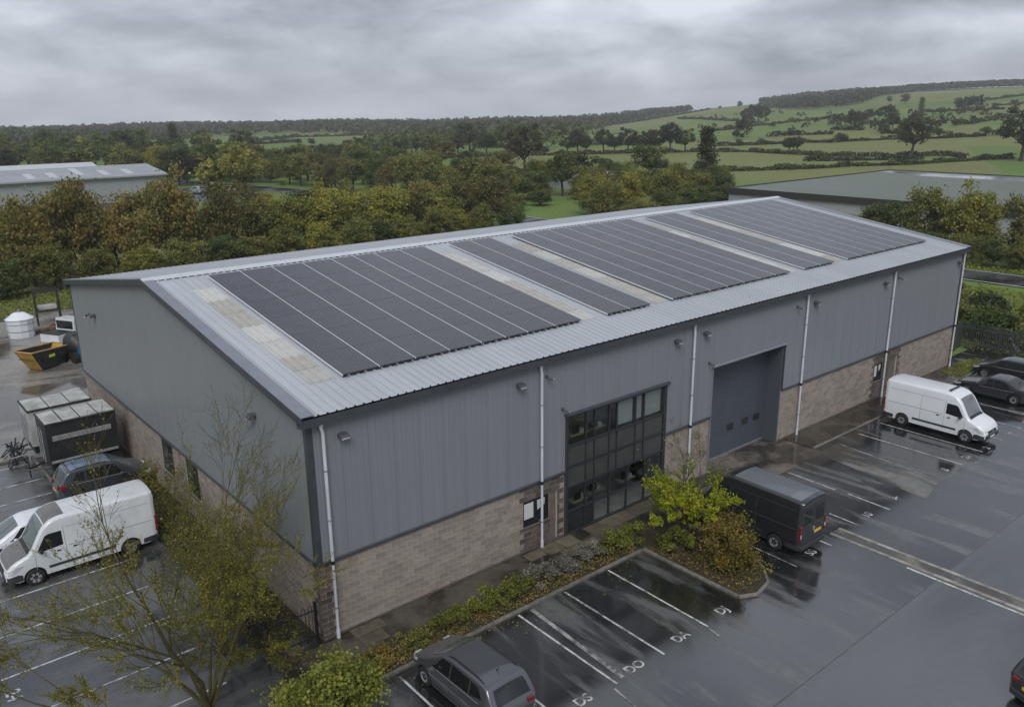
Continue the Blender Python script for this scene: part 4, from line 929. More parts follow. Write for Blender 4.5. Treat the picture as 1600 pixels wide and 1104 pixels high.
v1 = van('parked_van', 'clean white panel van with grey bumpers parked nose outwards near the far wall', (36.1, -4.95), DN, P_white, M_trim, L=5.6, H=2.55, windows=False, bumper=M_trim)
MB().bbox(v1.L/2-2.25, v1.L/2-2.12, -.62, .62, 2.6, 2.66, .02).build('roof_bar', M_black, v1.root)
Car.spokes = 5
v2 = van('parked_van', 'black panel van with yellow plate parked nose in beside the planted island', (18.32, -4.9), UP, P_black, M_trim, L=5.6, H=2.5, windows=True, plate=M_plate, seam=mat('dark_gap', (0.05, 0.05, 0.055), .6))
P_roof_sheen = paint('van_roof_sheen', (0.13, 0.14, 0.155), 0.3)  # sky sheen on the black van's roof, painted as a paler colour
v2.toppatch('roof_skin', -2.62, .6, .985, P_roof_sheen, off=.004, nx=10)
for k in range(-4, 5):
    z, _ = v2.topz(-1, k*.17); MB().box(-2.1, .45, k*.17-.02, k*.17+.02, z-.01, z+.016).build('roof_rib', P_roof_sheen, v2.root)
Car.spokes = 6
v3 = van('parked_van', 'dirty white panel van with grey bonnet behind the bare yellow-leaved tree', (-4.95, 11.75), LF, P_dirty, M_trim, L=5.7, H=2.55, windows=False)
G_ = paint('grey_primer', (0.115, 0.112, 0.108), 0.5, var=0.15)
v3.toppatch('bonnet', v3.L/2-.08, v3.L/2-.92, .97, G_, off=.006, nx=8); v3.toppatch('cab_roof_panel', v3.L/2-1.6, v3.L/2-2.35, .93, G_, off=.006)
h1 = hatch('parked_car', 'dark grey people carrier with roof rails parked nose to the kerb by the hedge', 'car', (2.28, -5.55), UP, P_grey, L=4.45, W=1.82, H=1.62)
h2 = hatch('parked_car', 'low dark coupe-like saloon parked right of the white van', 'car', (44.35, -4.75), UP, paint('plum_paint', (0.030, 0.029, 0.034), .25), L=4.5, W=1.8, H=1.42, sedan=True, rails=False, spokes=8)
h3 = hatch('parked_car', 'black car parked by the palisade fence behind the saloon', 'car', (48.7, -4.0), UP, P_black, L=4.3, W=1.78, H=1.5, rails=False)
h4 = hatch('parked_car', 'white hatchback half hidden behind the dirty white van', 'car', (-6.35, 14.3), LF, P_white, L=4.2, W=1.75, H=1.48, rails=False)
h5 = hatch('parked_car', 'dark navy estate with pale roof parked beside the gable wall', 'car', (-2.3, 18.2), 0, P_navy, L=4.3, W=1.85, H=1.72, suv=1)
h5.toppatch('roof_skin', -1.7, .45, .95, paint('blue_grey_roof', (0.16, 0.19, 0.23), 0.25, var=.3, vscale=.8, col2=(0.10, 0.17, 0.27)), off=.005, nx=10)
h6 = hatch('parked_car', 'dark car cut off by the bottom right corner of the picture', 'car', (16.5, -18.05), R(-22), P_black, L=4.2, W=1.78, H=1.5, rails=False)

# ------------------------------------------------------------------ yard plant and trailers
def yard_things():
    Mdw = mat('dirty_white_panel', (0.50, 0.51, 0.50), 0.6, var=0.5, vscale=1.3, col2=(0.20, 0.20, 0.18)); Mdk = mat('grimy_black', (0.018, 0.019, 0.019), 0.5, var=0.4, vscale=2)
    Mrail = mat('grey_rail', (0.22, 0.22, 0.23), 0.5, var=.3)
    def trailer(label, loc, w, d, h, zb, side, rail=True, n=4):
        e = empty('box_trailer', loc, 0, label, 'trailer')
        MB().bbox(-w/2, w/2, -d/2, d/2, zb, h-.05, .03).build('box_body', side, e)
        rr = MB().box(-w/2-.04, w/2+.04, -d/2-.04, d/2+.04, h-.05, h).build('roof', Mdk, e)
        rn = random.Random(len(label)); st = w/n
        for i in range(n):
            MB().bbox(-w/2+i*st+.03, -w/2+(i+1)*st-.03, -d/2+rn.uniform(.0, .1), d/2-rn.uniform(0, .3), h+.002, h+.04+rn.uniform(0, .05), .015).build('roof_sheet', Mdw, rr)
        if rail:
            MB().bbox(-w/2+.25, w/2-.3, -d/2-.05, -d/2-.004, zb+(h-zb)*.55, zb+(h-zb)*.68, .012).build('side_rail', Mrail, e); MB().bbox(-w/2+.05, w/2-.1, -d/2-.09, -d/2-.004, zb-.02, zb+.1, .012).build('bottom_rail', Mrail, e)
        MB().box(-w/2+.1, w/2-.1, -d/2+.2, d/2-.2, .45, zb-.002).build('chassis', Mdk, e)
        for x in (w/2-1.0, w/2-.3):
            for s in (-1, 1): MB().cyl((x, s*(d/2-.18)-.11, .42), .42, .22, 'y', 18).build('wheel', M_tyre, e, angle=40)
        m = MB(); m.tube([(-w/2+.1, -.5, .6), (-w/2-1.0, 0, .55)], .05, 6); m.tube([(-w/2+.1, .5, .6), (-w/2-1.0, 0, .55)], .05, 6); m.build('drawbar', Mdk, e)
        MB().tube([(-w/2-.8, 0, 0.1), (-w/2-.8, 0, 1.1)], .04, 6).build('jockey_wheel', Mdk, e)
        for y in (-.7, -.2, .3): MB().tube([(-w/2-.12, y, zb), (-w/2-.12, y, h-.3)], .03, 6).build('end_post', Mrail, e)
        return e
    trailer('black sided box trailer with grubby white roof sheets beside the gable wall', (-2.35, 22.0, 0), 3.3, 2.2, 3.05, 1.0, Mdk)
    trailer('dirty white box trailer standing behind the black sided one', (-2.6, 25.3, 0), 3.1, 2.3, 2.9, .9, Mdw, False, 3)
    for k, (x, y, lab) in enumerate(((-4.9, 24.2, 'dark tangle of steel frames left of the box trailers'), (-4.9, 25.9, 'smaller heap of dark frames beside the yard kerb'))):
        e = empty('scrap_frame', (x, y, 0), .3*k, lab, 'scrap'); rn = random.Random(k)
        for i in range(9):
            a = (rn.uniform(-.5, .5), rn.uniform(-.6, .6), 0.03); b = (rn.uniform(-.5, .5), rn.uniform(-.6, .6), rn.uniform(.6, 1.5-.4*k)); MB().tube([a, b], .035, 5).build('bar', Mdk, e)
        MB().tube([(-.4, -.4, .7), (.4, -.4, .75), (.4, .4, .7), (-.4, .4, .72), (-.4, -.4, .7)], .04, 5).build('ring_frame', Mrail, e)
    # skip
    Mye = mat('skip_yellow', (0.50, 0.33, 0.03), 0.5, var=0.4, vscale=2, col2=(0.30, 0.17, 0.03)); Mbk = mat('skip_black', (0.02, 0.022, 0.02), 0.5, var=.3); Mrim = mat('rusty_rim', (0.34, 0.20, 0.09), 0.7, var=.4)
    e = empty('skip', (0.35, 43.3, 0), R(30), 'open rubbish skip with yellow end and black sides in the wet yard', 'skip')
    bt = [(-1.0, -.8, .05), (1.0, -.8, .05), (1.0, .8, .05), (-1.0, .8, .05)]; tp = [(-2.0, -1.0, 1.55), (1.9, -1.0, 1.35), (1.9, 1.0, 1.35), (-2.0, 1.0, 1.55)]
    bt = [(x*.85, y*.85, z) for x, y, z in bt]; tp = [(x*.85, y*.85, z) for x, y, z in tp]; al = bt+tp
    for q, nm, mm in (((0, 1, 5, 4), 'side_panel', Mbk), ((2, 3, 7, 6), 'side_panel', Mbk), ((3, 0, 4, 7), 'end_panel', Mye), ((1, 2, 6, 5), 'end_panel', Mye)):
        MB().add([al[i] for i in q], [(0, 1, 2, 3)]).build(nm, mm, e)
    MB().tube(tp+[tp[0]], .06, 6).build('rim', Mrim, e)
    MB().add([(x*.9, y*.9, .9) for x, y, _ in tp], [(0, 1, 2, 3)]).build('rubbish', mat('rubbish', (0.06, 0.055, 0.05), 0.9, var=.8, vscale=3, bump=1, bscale=4), e)
    MB().bbox(-.25, .25, -.83, -.79, .85, 1.05, .005).build('label_plate', mat('lime_plate', (0.45, 0.55, 0.05), .5), e)
    for x in (-.7, .7):
        for y in (-.9, .8): MB().bbox(x-.08, x+.08, y, y+.1, .7, 1.1, .02).build('lifting_lug', Mbk, e)
    # blue fronted dumper / mixer
    e = empty('dumper', (2.75, 43.6, 0), R(20), 'small dark dumper with blue front beside the yellow skip', 'dumper'); Mbl = mat('machine_blue', (0.02, 0.13, 0.27), .45, var=.3)
    MB().tube([(0, .9, 1.1), (0, .5, 1.3), (0, -.2, 1.3), (0, -.7, 1.0)], [.5, .85, .9, .55], 14).build('drum', Mbk, e, angle=40); MB().bbox(-.5, .5, -1.1, -.55, .35, 1.25, .08).build('engine_cover', Mbl, e)
    MB().bbox(-.6, .6, -.55, .9, .35, .55, .04).build('chassis', Mbk, e); MB().bbox(-.35, .35, -1.13, -1.1, .4, .58, .01).build('number_plate', M_platew, e)
    for x in (-.75, .75):
        for y in (-.6, .6): MB().cyl((x-.13, y, .42), .42, .26, 'x', 18).build('wheel', M_tyre, e, angle=40)
    MB().tube([(-.5, -.4, 1.2), (-.5, -.4, 2.1), (.5, -.4, 2.1), (.5, -.4, 1.2)], .04, 6).build('roll_bar', Mbk, e)
    # caravan
    e = empty('storage_tank', (0.9, 54.2, 0), R(-10), 'squat white storage tank with sloping lid at the edge of the yard', 'tank')
    e.scale = (.86, .86, .86); MB().tube([(0, 0, 0.02), (0, 0, 1.0), (0, 0, 1.75), (0, 0, 1.82)], [1.12, 1.18, 1.2, 1.28], 12).build('body', P_dirty, e, angle=25)
    MB().tube([(0, 0, 1.82), (0, 0, 2.35), (0, 0, 2.42)], [1.3, .55, .3], 12).build('lid', P_white, e, angle=25); MB().tube([(0, 0, 2.4), (.1, 0, 2.7)], .12, 8).build('filler_cap', Mrail, e)
    MB().tube([(0, 0, .62), (0, 0, .70)], [1.17, 1.175], 12).build('band', Mrail, e); MB().tube([(0, 0, 1.32), (0, 0, 1.38)], [1.20, 1.205], 12).build('band', Mrail, e)
    # white flatbed pick-up behind the skip
    e = empty('pickup_truck', (3.9, 49.6, 0), R(-60), 'white pick-up truck partly hidden by the back corner of the warehouse', 'truck')
    m = MB(); m.prism([(-2.4, .5), (2.4, .5), (2.4, 1.05), (.75, 1.12), (.55, 1.15), (.35, 2.0), (-.75, 2.05), (-.85, 1.1), (-2.4, 1.1)], 'x', -.95, .95); b_ = m
    bm = m.build('body', P_dirty, e)
    MB().bbox(-.97, -.945, -.65, .25, 1.25, 1.9, .005).build('door_window', M_glass, e); MB().bbox(-.82, .82, -.87, -.845, 1.25, 1.9, .005).build('rear_window', M_glass, e)
    MB().bbox(-.85, .85, -2.3, -.95, 1.102, 1.16, .01).build('load_bed', Mdk, e)
    for x in (-.98, .76):
        for y in (-1.5, 1.5): MB().cyl((x, y, .38), .38, .22, 'x', 16).build('wheel', M_tyre, e)
    # steel rack and rubble
    e = empty('steel_rack', (3.7, 57.5, 0), R(-8), 'dark steel frame standing behind the white pick-up', 'rack')
    for x in (-.9, .9):
        for y in (-.5, .5): MB().box(x-.07, x+.07, y-.07, y+.07, 0, 3.1).build('post', Mdk, e)
    for z in (1.2, 2.95):
        for y in (-.5, .5): MB().box(-.83, .83, y-.06, y+.06, z, z+.14).build('beam', Mdk, e)
    MB().bbox(-.7, .7, -.4, .4, 1.36, 1.7, .04).build('load', Mdw, e)
    e = empty('rubble_heap', (3.6, 54.2, 0), 0, 'heap of reddish rubble between the caravan and the pick-up', 'rubble'); rn = random.Random(4); Mbr = mat('brick_rubble', (0.18, 0.075, 0.05), .9, var=.5, vscale=4)
    for i in range(40):
        x, y = rn.gauss(0, .7), rn.gauss(0, .6); s = rn.uniform(.1, .22); z = max(0, .7-.6*math.hypot(x, y)); o = MB().bbox(-s, s, -s*.6, s*.6, 0, s, .02).build('brick', Mbr, e, loc=(x, y, z), rot=(rn.uniform(-.4, .4), rn.uniform(-.4, .4), rn.uniform(0, 3)))
    # pole with cross-arm at the grass edge
    e = empty('pole', (8.3, 60.5, 0), 0, 'thin dark pole with a cross bar at the grass edge', 'pole'); MB().tube([(0, 0, 0), (0, 0, 4.6)], [.07, .05], 7).build('shaft', Mdk, e); MB().tube([(0, 0, 2.0), (2.2, .2, 2.0)], .05, 6).build('cross_bar', Mrail, e)
yard_things()
# small cars by the pale warehouse
CC = [paint('far_white', (.6, .62, .65)), P_grey, paint('far_blue', (.03, .09, .22)), paint('far_silver', (.3, .31, .33)), P_black, P_white]
for k, (x, y, lab) in enumerate(((50.0, 164, 'tiny white car at the left of the parked row beside the pale warehouse'), (53.2, 166.5, 'tiny dark grey car in the row beside the pale warehouse'), (52.5, 174, 'tiny blue car behind the row beside the pale warehouse'), (57.5, 168, 'tiny silver car in the row beside the pale warehouse'), (60.5, 170.5, 'tiny black car at the right of the row beside the pale warehouse'), (63.5, 164, 'tiny white car nearest the country road beside the pale warehouse'))):
    hatch('parked_car', lab, 'car', (x, y), R(100), CC[k], rails=False, group='cars parked beside the pale warehouse')

# ================================================================== VEGETATION
def leaf_mat(name, cols, trans=0.3, nscale=0.35, objvar=0.18):
    m = bpy.data.materials.new(name); m.use_nodes = True; nt = m.node_tree; N = nt.nodes; L = nt.links; N.clear()
    out = N.new('ShaderNodeOutputMaterial'); g = N.new('ShaderNodeNewGeometry'); tc = N.new('ShaderNodeTexCoord'); oi = N.new('ShaderNodeObjectInfo')
    n = N.new('ShaderNodeTexNoise'); n.inputs['Scale'].default_value = nscale; n.inputs['Detail'].default_value = 3
    av = N.new('ShaderNodeVectorMath'); L.new(tc.outputs['Object'], av.inputs[0]); L.new(oi.outputs['Location'], av.inputs[1]); L.new(av.outputs[0], n.inputs['Vector'])
    a = N.new('ShaderNodeMath'); a.operation = 'MULTIPLY_ADD'; a.inputs[1].default_value = 0.55; L.new(g.outputs['Random Per Island'], a.inputs[0])
    b = N.new('ShaderNodeMapRange'); b.inputs[1].default_value = 0.3; b.inputs[2].default_value = 0.7; b.inputs[3].default_value = -0.05; b.inputs[4].default_value = 0.5; L.new(n.outputs['Fac'], b.inputs[0]); L.new(b.outputs[0], a.inputs[2])
    rp = N.new('ShaderNodeValToRGB'); e = rp.color_ramp.elements
    while len(e) < len(cols): e.new(0.5)
    for k, c in enumerate(cols): e[k].position = k/(len(cols)-1); e[k].color = tuple(c)+(1,)
    L.new(a.outputs[0], rp.inputs[0])
    mr = N.new('ShaderNodeMapRange'); mr.inputs[3].default_value = 1-objvar; mr.inputs[4].default_value = 1+objvar; L.new(oi.outputs['Random'], mr.inputs[0])
    hv = N.new('ShaderNodeHueSaturation'); L.new(rp.outputs[0], hv.inputs['Color']); L.new(mr.outputs[0], hv.inputs['Value'])
    d = N.new('ShaderNodeBsdfPrincipled'); d.inputs['Roughness'].default_value = 0.6; d.inputs['Specular IOR Level'].default_value = 0.25; L.new(hv.outputs[0], d.inputs['Base Color'])
    t = N.new('ShaderNodeBsdfTranslucent'); L.new(hv.outputs[0], t.inputs['Color']); mx = N.new('ShaderNodeMixShader'); mx.inputs[0].default_value = trans
    L.new(d.outputs[0], mx.inputs[1]); L.new(t.outputs[0], mx.inputs[2]); L.new(mx.outputs[0], out.inputs[0])
    MATS[name] = m; return m
LM = {
 'orange': leaf_mat('leaves_orange', [(0.096, 0.108, 0.031), (0.156, 0.150, 0.041), (0.228, 0.180, 0.050), (0.270, 0.178, 0.050)]),
 'yellow': leaf_mat('leaves_yellow', [(0.112, 0.130, 0.032), (0.185, 0.195, 0.040), (0.270, 0.255, 0.046), (0.370, 0.310, 0.05)]),
 'olive': leaf_mat('leaves_olive', [(0.082, 0.102, 0.030), (0.132, 0.155, 0.038), (0.197, 0.192, 0.047), (0.268, 0.203, 0.054)]),
 'rust': leaf_mat('leaves_rust', [(0.070, 0.080, 0.028), (0.112, 0.112, 0.036), (0.152, 0.128, 0.042), (0.170, 0.126, 0.046)]),
 'green': leaf_mat('leaves_green', [(0.046, 0.068, 0.023), (0.078, 0.107, 0.030), (0.114, 0.139, 0.036), (0.164, 0.168, 0.046)]),
 'dark': leaf_mat('leaves_dark', [(0.028, 0.041, 0.021), (0.045, 0.062, 0.025), (0.069, 0.083, 0.031), (0.100, 0.100, 0.038)]),
 'brown': leaf_mat('leaves_brown', [(0.040, 0.046, 0.024), (0.066, 0.070, 0.032), (0.092, 0.090, 0.038), (0.118, 0.102, 0.042)]),
 'lime': leaf_mat('leaves_lime', [(0.150, 0.190, 0.014), (0.260, 0.310, 0.018), (0.370, 0.400, 0.022), (0.460, 0.450, 0.028)], 0.4),
 'bush': leaf_mat('leaves_bush', [(0.080, 0.098, 0.020), (0.145, 0.165, 0.030), (0.210, 0.225, 0.042), (0.285, 0.265, 0.05)], 0.35, 1.2),
 'tawny': leaf_mat('leaves_tawny', [(0.093, 0.085, 0.022), (0.163, 0.139, 0.031), (0.256, 0.194, 0.044), (0.333, 0.209, 0.047)], 0.3, 1.0),
 'silver': leaf_mat('leaves_silver', [(0.075, 0.075, 0.050), (0.130, 0.125, 0.095), (0.210, 0.200, 0.165), (0.300, 0.285, 0.250)], 0.2, 1.2),
 'twig': leaf_mat('leaves_twig', [(0.105, 0.112, 0.020), (0.165, 0.165, 0.026), (0.225, 0.205, 0.032), (0.285, 0.230, 0.040)], 0.35, 0.8),
}
M_bark = mat('bark', (0.040, 0.036, 0.026), 0.9, 0, 0.2, var=0.4, vscale=4, col2=(0.075, 0.068, 0.045)); M_mossy = mat('mossy_bark', (0.045, 0.040, 0.018), 0.9, 0, 0.2, var=0.5, vscale=3, col2=(0.105, 0.090, 0.030))
ORD = 'first second third fourth fifth sixth seventh eighth ninth tenth eleventh twelfth thirteenth fourteenth fifteenth sixteenth seventeenth eighteenth nineteenth twentieth twenty-first twenty-second'.split()
RNG = np.random.default_rng(11)
def quads(name, C, size, ma, flat=0.0, aspect=1.0, jitter=0.35):
    """leaf mesh: one bent quad per centre in C"""
    n = len(C); A = RNG.normal(size=(n, 3)); A[:, 2] *= (1-flat*0.6); A /= np.linalg.norm(A, axis=1, keepdims=True)
    B = RNG.normal(size=(n, 3)); B -= A*(A*B).sum(1, keepdims=True); B /= np.linalg.norm(B, axis=1, keepdims=True)
    if flat: B[:, 2] *= (1-flat); B /= np.linalg.norm(B, axis=1, keepdims=True)
    s = (size*(1+jitter*RNG.uniform(-1, 1, n)))[:, None]/2 if np.isscalar(size) else (size/2)[:, None]
    Nn = np.cross(A, B); a, b = A*s*aspect, B*s
    V = np.stack([C-a, C-b*.8+Nn*s*.2, C+a, C+b*.8+Nn*s*.2], 1).reshape(-1, 3)
    me = bpy.data.meshes.new(name); me.vertices.add(4*n); me.vertices.foreach_set('co', V.astype(np.float32).ravel())
    me.loops.add(4*n); me.loops.foreach_set('vertex_index', np.arange(4*n, dtype=np.int32))
    me.polygons.add(n); me.polygons.foreach_set('loop_start', np.arange(0, 4*n, 4, dtype=np.int32)); me.polygons.foreach_set('loop_total', np.full(n, 4, dtype=np.int32))
    me.update(calc_edges=True); me.materials.append(ma); return me
def crown_points(n, rx, ry, rz, zc, clumps=40, cr=0.3, low=-1.0, shell=0.55, seed=0):
    """points in clumps spread through an uneven ellipsoid"""
    rg = np.random.default_rng(seed); K = []
    ph = rg.uniform(0, 6.28, 6)
    while len(K) < clumps:
        d = rg.normal(size=3); d /= np.linalg.norm(d); r = rg.uniform(shell, 1)**.6
        az = math.atan2(d[1], d[0]); r *= 0.80+0.14*math.sin(2*az+ph[0])+0.12*math.sin(3*az+ph[1]+2*d[2])+0.08*math.sin(5*az+ph[2])
        if d[2]*r < low: continue
        K.append((d[0]*rx*r, d[1]*ry*r, zc+d[2]*rz*r))
    K = np.array(K); w = rg.uniform(.5, 1.5, clumps); w /= w.sum(); idx = rg.choice(clumps, n, p=w); sz = rg.uniform(.6, 1.35, clumps)*cr*(rx+rz)/2
    P_ = rg.normal(size=(n, 3))*0.55; P_[:, 2] *= .75
    return K[idx]+P_*sz[idx][:, None], K
def trunk_mesh(name, h0, K, r0, ma, bend=.3, seed=0, n=9):
    rn = random.Random(seed); m = MB(); top = (rn.uniform(-bend, bend), rn.uniform(-bend, bend), h0)
    m.tube([(0, 0, -.3), (top[0]*.3, top[1]*.3, h0*.5), top], [r0*1.25, r0, r0*.75], 8)
    ks = sorted(K.tolist(), key=lambda q: -math.hypot(q[0], q[1])+rn.uniform(0, 2))[:n]
    for q in ks:
        mid = (top[0]+(q[0]-top[0])*.45+rn.uniform(-.3, .3), top[1]+(q[1]-top[1])*.45+rn.uniform(-.3, .3), top[2]+(q[2]-top[2])*.55+.2)
        m.tube([top, mid, q], [r0*.55, r0*.32, r0*.1], 6, cap=False)
    return m.mesh(name, ma, angle=50)
PROTO = {}
def proto(kind):
    if kind in PROTO: return PROTO[kind]
    if kind[:-1] == 'shrub':      # dense to the ground, 8 m
        s = int(kind[-1]); P_, K = crown_points(8600, 3.7+.3*(s % 2), 3.5, 4.0, 4.1, 80, .19, -.92, .35, seed=s+20); me = quads(kind, P_[P_[:, 2] > .1], .28, LM['olive']); tr = trunk_mesh('trunk', 2.0, K, .16, M_bark, seed=s)
    elif kind[:-1] == 'oak':      # open broadleaf, 10 m
        s = int(kind[-1]); P_, K = crown_points(3400, 4.2, 4.0, 3.7, 6.3, 46, .24, -.75, .5, seed=s+40); me = quads(kind, P_, .46, LM['olive']); tr = trunk_mesh('trunk', 2.8, K, .30, M_bark, seed=s, n=12)
    elif kind[:-1] == 'far':      # distant tree, 8 m
        s = int(kind[-1]); P_, K = crown_points(700, 3.4, 3.4, 3.5+.8*(s % 2), 4.6, 22, .3, -.9, .45, seed=s+60); me = quads(kind, P_, .95, LM['green']); tr = trunk_mesh('trunk', 2.0, K, .22, M_bark, seed=s, n=5)
    elif kind[:-1] == 'pine':     # uneven conifer, 12 m
        s = int(kind[-1]); rg = np.random.default_rng(s+80); C = []; K = []
        for i in range(36):
            z = 2.0+10*(i/36)**.9; r = (1-(z-1.0)/12.2)*3.0*rg.uniform(.45, 1.15); a = rg.uniform(0, 6.28); c = np.array([r*math.cos(a)*.75, r*math.sin(a)*.75, z]); K.append(c); C.append(c+rg.normal(size=(75, 3))*[.62, .62, .30])
        P_ = np.concatenate(C); K = np.array(K); me = quads(kind, P_, .42, LM['dark']); tr = MB().tube([(0, 0, -.3), (0, 0, 6), (0, 0, 12)], [.3, .18, .03], 8).mesh('trunk', M_bark, angle=50)
    elif kind[:-1] == 'bare':     # half-leafless shrub
        s = int(kind[-1]); P_, K = crown_points(1500, 2.8, 2.8, 3.6, 4.6, 40, .30, -.85, .3, seed=s+100); me = quads(kind, P_, .26, LM['rust']); tr = trunk_mesh('trunk', 1.5, K, .13, M_bark, seed=s, n=26)
    PROTO[kind] = (me, tr); return PROTO[kind]
def tree(name, kind, x, y, leaf, label, group=None, cat='tree', s=1.0, sz=None, rz=0.0, z=None):
    me, tr = proto(kind); e = empty(name, (x, y, terrain_z(x, y) if z is None else z), rz, label, cat, group); e.scale = (s, s, sz or s)
    c = obj_from('crown', me, e); c.material_slots[0].link = 'OBJECT'; c.material_slots[0].material = LM[leaf]
    obj_from('trunk', tr, e); return e
rn = random.Random(77)
# --- autumn belt behind the warehouse
def belt():
    spec = [(-16, 79, 'green'), (-11, 76, 'yellow'), (-5, 78, 'orange'), (1, 80, 'orange'), (6.5, 77, 'orange'), (12, 79.5, 'orange'), (17.5, 77, 'orange'), (22.5, 79.5, 'orange'), (27.5, 77, 'rust'), (32, 78.5, 'olive'), (36.5, 79.5, 'yellow'), (41.5, 77.5, 'yellow'), (46, 79.5, 'yellow'), (51, 77.5, 'yellow'), (55.5, 79.5, 'rust'), (60, 77.5, 'olive'), (64.5, 79.0, 'rust'), (69, 77.0, 'rust')]
    nm = {'green': 'dark green', 'yellow': 'yellow green', 'orange': 'orange brown', 'rust': 'rusty olive', 'olive': 'olive green'}
    ords = ['first', 'second', 'third', 'fourth', 'fifth', 'sixth', 'seventh', 'eighth', 'ninth', 'tenth', 'eleventh', 'twelfth', 'thirteenth', 'fourteenth', 'fifteenth', 'sixteenth', 'seventeenth', 'eighteenth']
    for i, (x, y, c) in enumerate(spec):
        hgt = 1.04+rn.uniform(-.10, .10)+(.34 if x < 28 else 0)-(0.10 if 28 < x < 36 else 0)-(.08 if x > 50 else 0)
        tree('belt_tree', 'shrub%d' % (i % 4), x, y, c, '%s autumn tree, %s from the left along the belt behind the warehouse' % (nm[c], ords[i]), 'autumn tree belt behind the warehouse', s=1.0+rn.uniform(-.05, .1), sz=hgt, rz=rn.uniform(0, 6))
    for i in range(20):   # lower front row, darker
        x = -15+i*4.4+rn.uniform(-.8, .8)
        tree('belt_shrub', 'shrub%d' % (i % 4), x, 72.5+rn.uniform(-1, 1), ['olive', 'olive', 'yellow', 'olive', 'green'][i % 5], 'low green shrub, %s from the left along the front of the autumn belt' % ORD[i], 'low shrubs along the front of the autumn belt', 'shrub', s=.72, sz=.58+rn.uniform(-.08, .08), rz=rn.uniform(0, 6))
    for i in range(14):   # back row fills the depth
        x = -12+i*6+rn.uniform(-1, 1)
        tree('belt_tree', 'shrub%d' % ((i+1) % 4), x, 84.5+rn.uniform(-1, 1), ['orange', 'rust', 'olive', 'yellow'][i % 4], 'tree top behind the autumn belt, %s of its back row from the left' % ORD[i], 'back row of the autumn belt', s=1.0, sz=.92+rn.uniform(-.1, .1), rz=rn.uniform(0, 6))
    tree('bare_tree', 'bare0', 34.0, 86, 'rust', 'thin half-bare tree rising in front of the pale warehouse end', None, s=1.05, sz=1.12)
    tree('bare_tree', 'bare1', 10.5, 84, 'rust', 'thin half-bare tree rising above the orange belt', None, s=1.0, sz=1.08)
belt()
def other_belts():
    for i, (x, y, c, h) in enumerate(((88.5, 72, 'olive', .8), (92, 78, 'yellow', .92), (96, 74, 'yellow', 1.0), (101, 78, 'olive', .98), (105, 73, 'olive', .95), (110, 77, 'yellow', .9), (115, 74, 'olive', .82), (119, 78, 'olive', .78), (124, 75, 'green', .7), (98, 82, 'rust', 1.0), (108, 83, 'yellow', .95), (90, 66, 'olive', .5), (97, 67, 'green', .6), (104, 66, 'green', .62), (112, 68, 'green', .6))):
        tree('belt_tree', 'shrub%d' % (i % 4), x, y, c, '%s bushy tree, %s planted in the clump across the road behind the roof ridge' % (c, ORD[i]), 'clump across the road behind the roof ridge', s=.95, sz=h, rz=rn.uniform(0, 6))
    spec = [(93, -34, 'green', 1.1), (94, -25, 'yellow', 1.15), (93, -17, 'olive', 1.12), (92.5, -9, 'yellow', 1.1), (93, -2, 'yellow', 1.12), (92.5, 5, 'yellow', 1.08), (94, 11, 'olive', 1.06), (93.5, 17.5, 'yellow', 1.12), (95, 23.5, 'olive', 1.05), (96, 29, 'green', .75), (98, 34, 'olive', .48), (99, 39.5, 'rust', .34), (99, 45, 'olive', .30), (100, 51, 'green', .28), (101, 57, 'olive', .28), (100, -2, 'olive', 1.1), (100, 9, 'yellow', 1.1), (101, 20, 'olive', .9)]
    for i, (x, y, c, h) in enumerate(spec):
        tree('roadside_tree', 'shrub%d' % (i % 4), x, y, c, '%s bushy tree on the right-hand road, %s in order towards the ridge end' % ({'yellow': 'yellow green', 'green': 'dark green', 'olive': 'olive', 'rust': 'rusty'}[c], ORD[i]), 'bushy trees along the right-hand road', s=1.0, sz=h, rz=rn.uniform(0, 6))
    for i in range(22):   # dark undergrowth at their feet
        tree('roadside_shrub', 'shrub%d' % (i % 4), 89.8+rn.uniform(-.4, .6), -36+i*3.1, ['green', 'olive'][i % 2], 'dark low shrub under the roadside trees, %s from the picture edge' % ORD[i], 'undergrowth below the roadside trees', 'shrub', s=.55, sz=.46, rz=rn.uniform(0, 6))
other_belts()
def rough_scrub():
    for i in range(16):
        x, y = [(86, 92), (90, 100), (86, 108), (95, 95), (101, 101), (93, 112), (108, 97), (115, 104), (104, 112), (121, 110), (128, 101), (112, 120), (99, 121), (87, 118), (126, 122), (118, 132)][i]
        tree('scrub_bush', 'shrub%d' % (i % 4), x, y, ['olive', 'green', 'rust', 'green'][i % 4], 'low scrub bush beyond the roof, %s outwards from the road' % ORD[i], 'rough scrub beyond the road', 'shrub', s=.75, sz=.42+.08*(i % 3), rz=i*1.0)
rough_scrub()
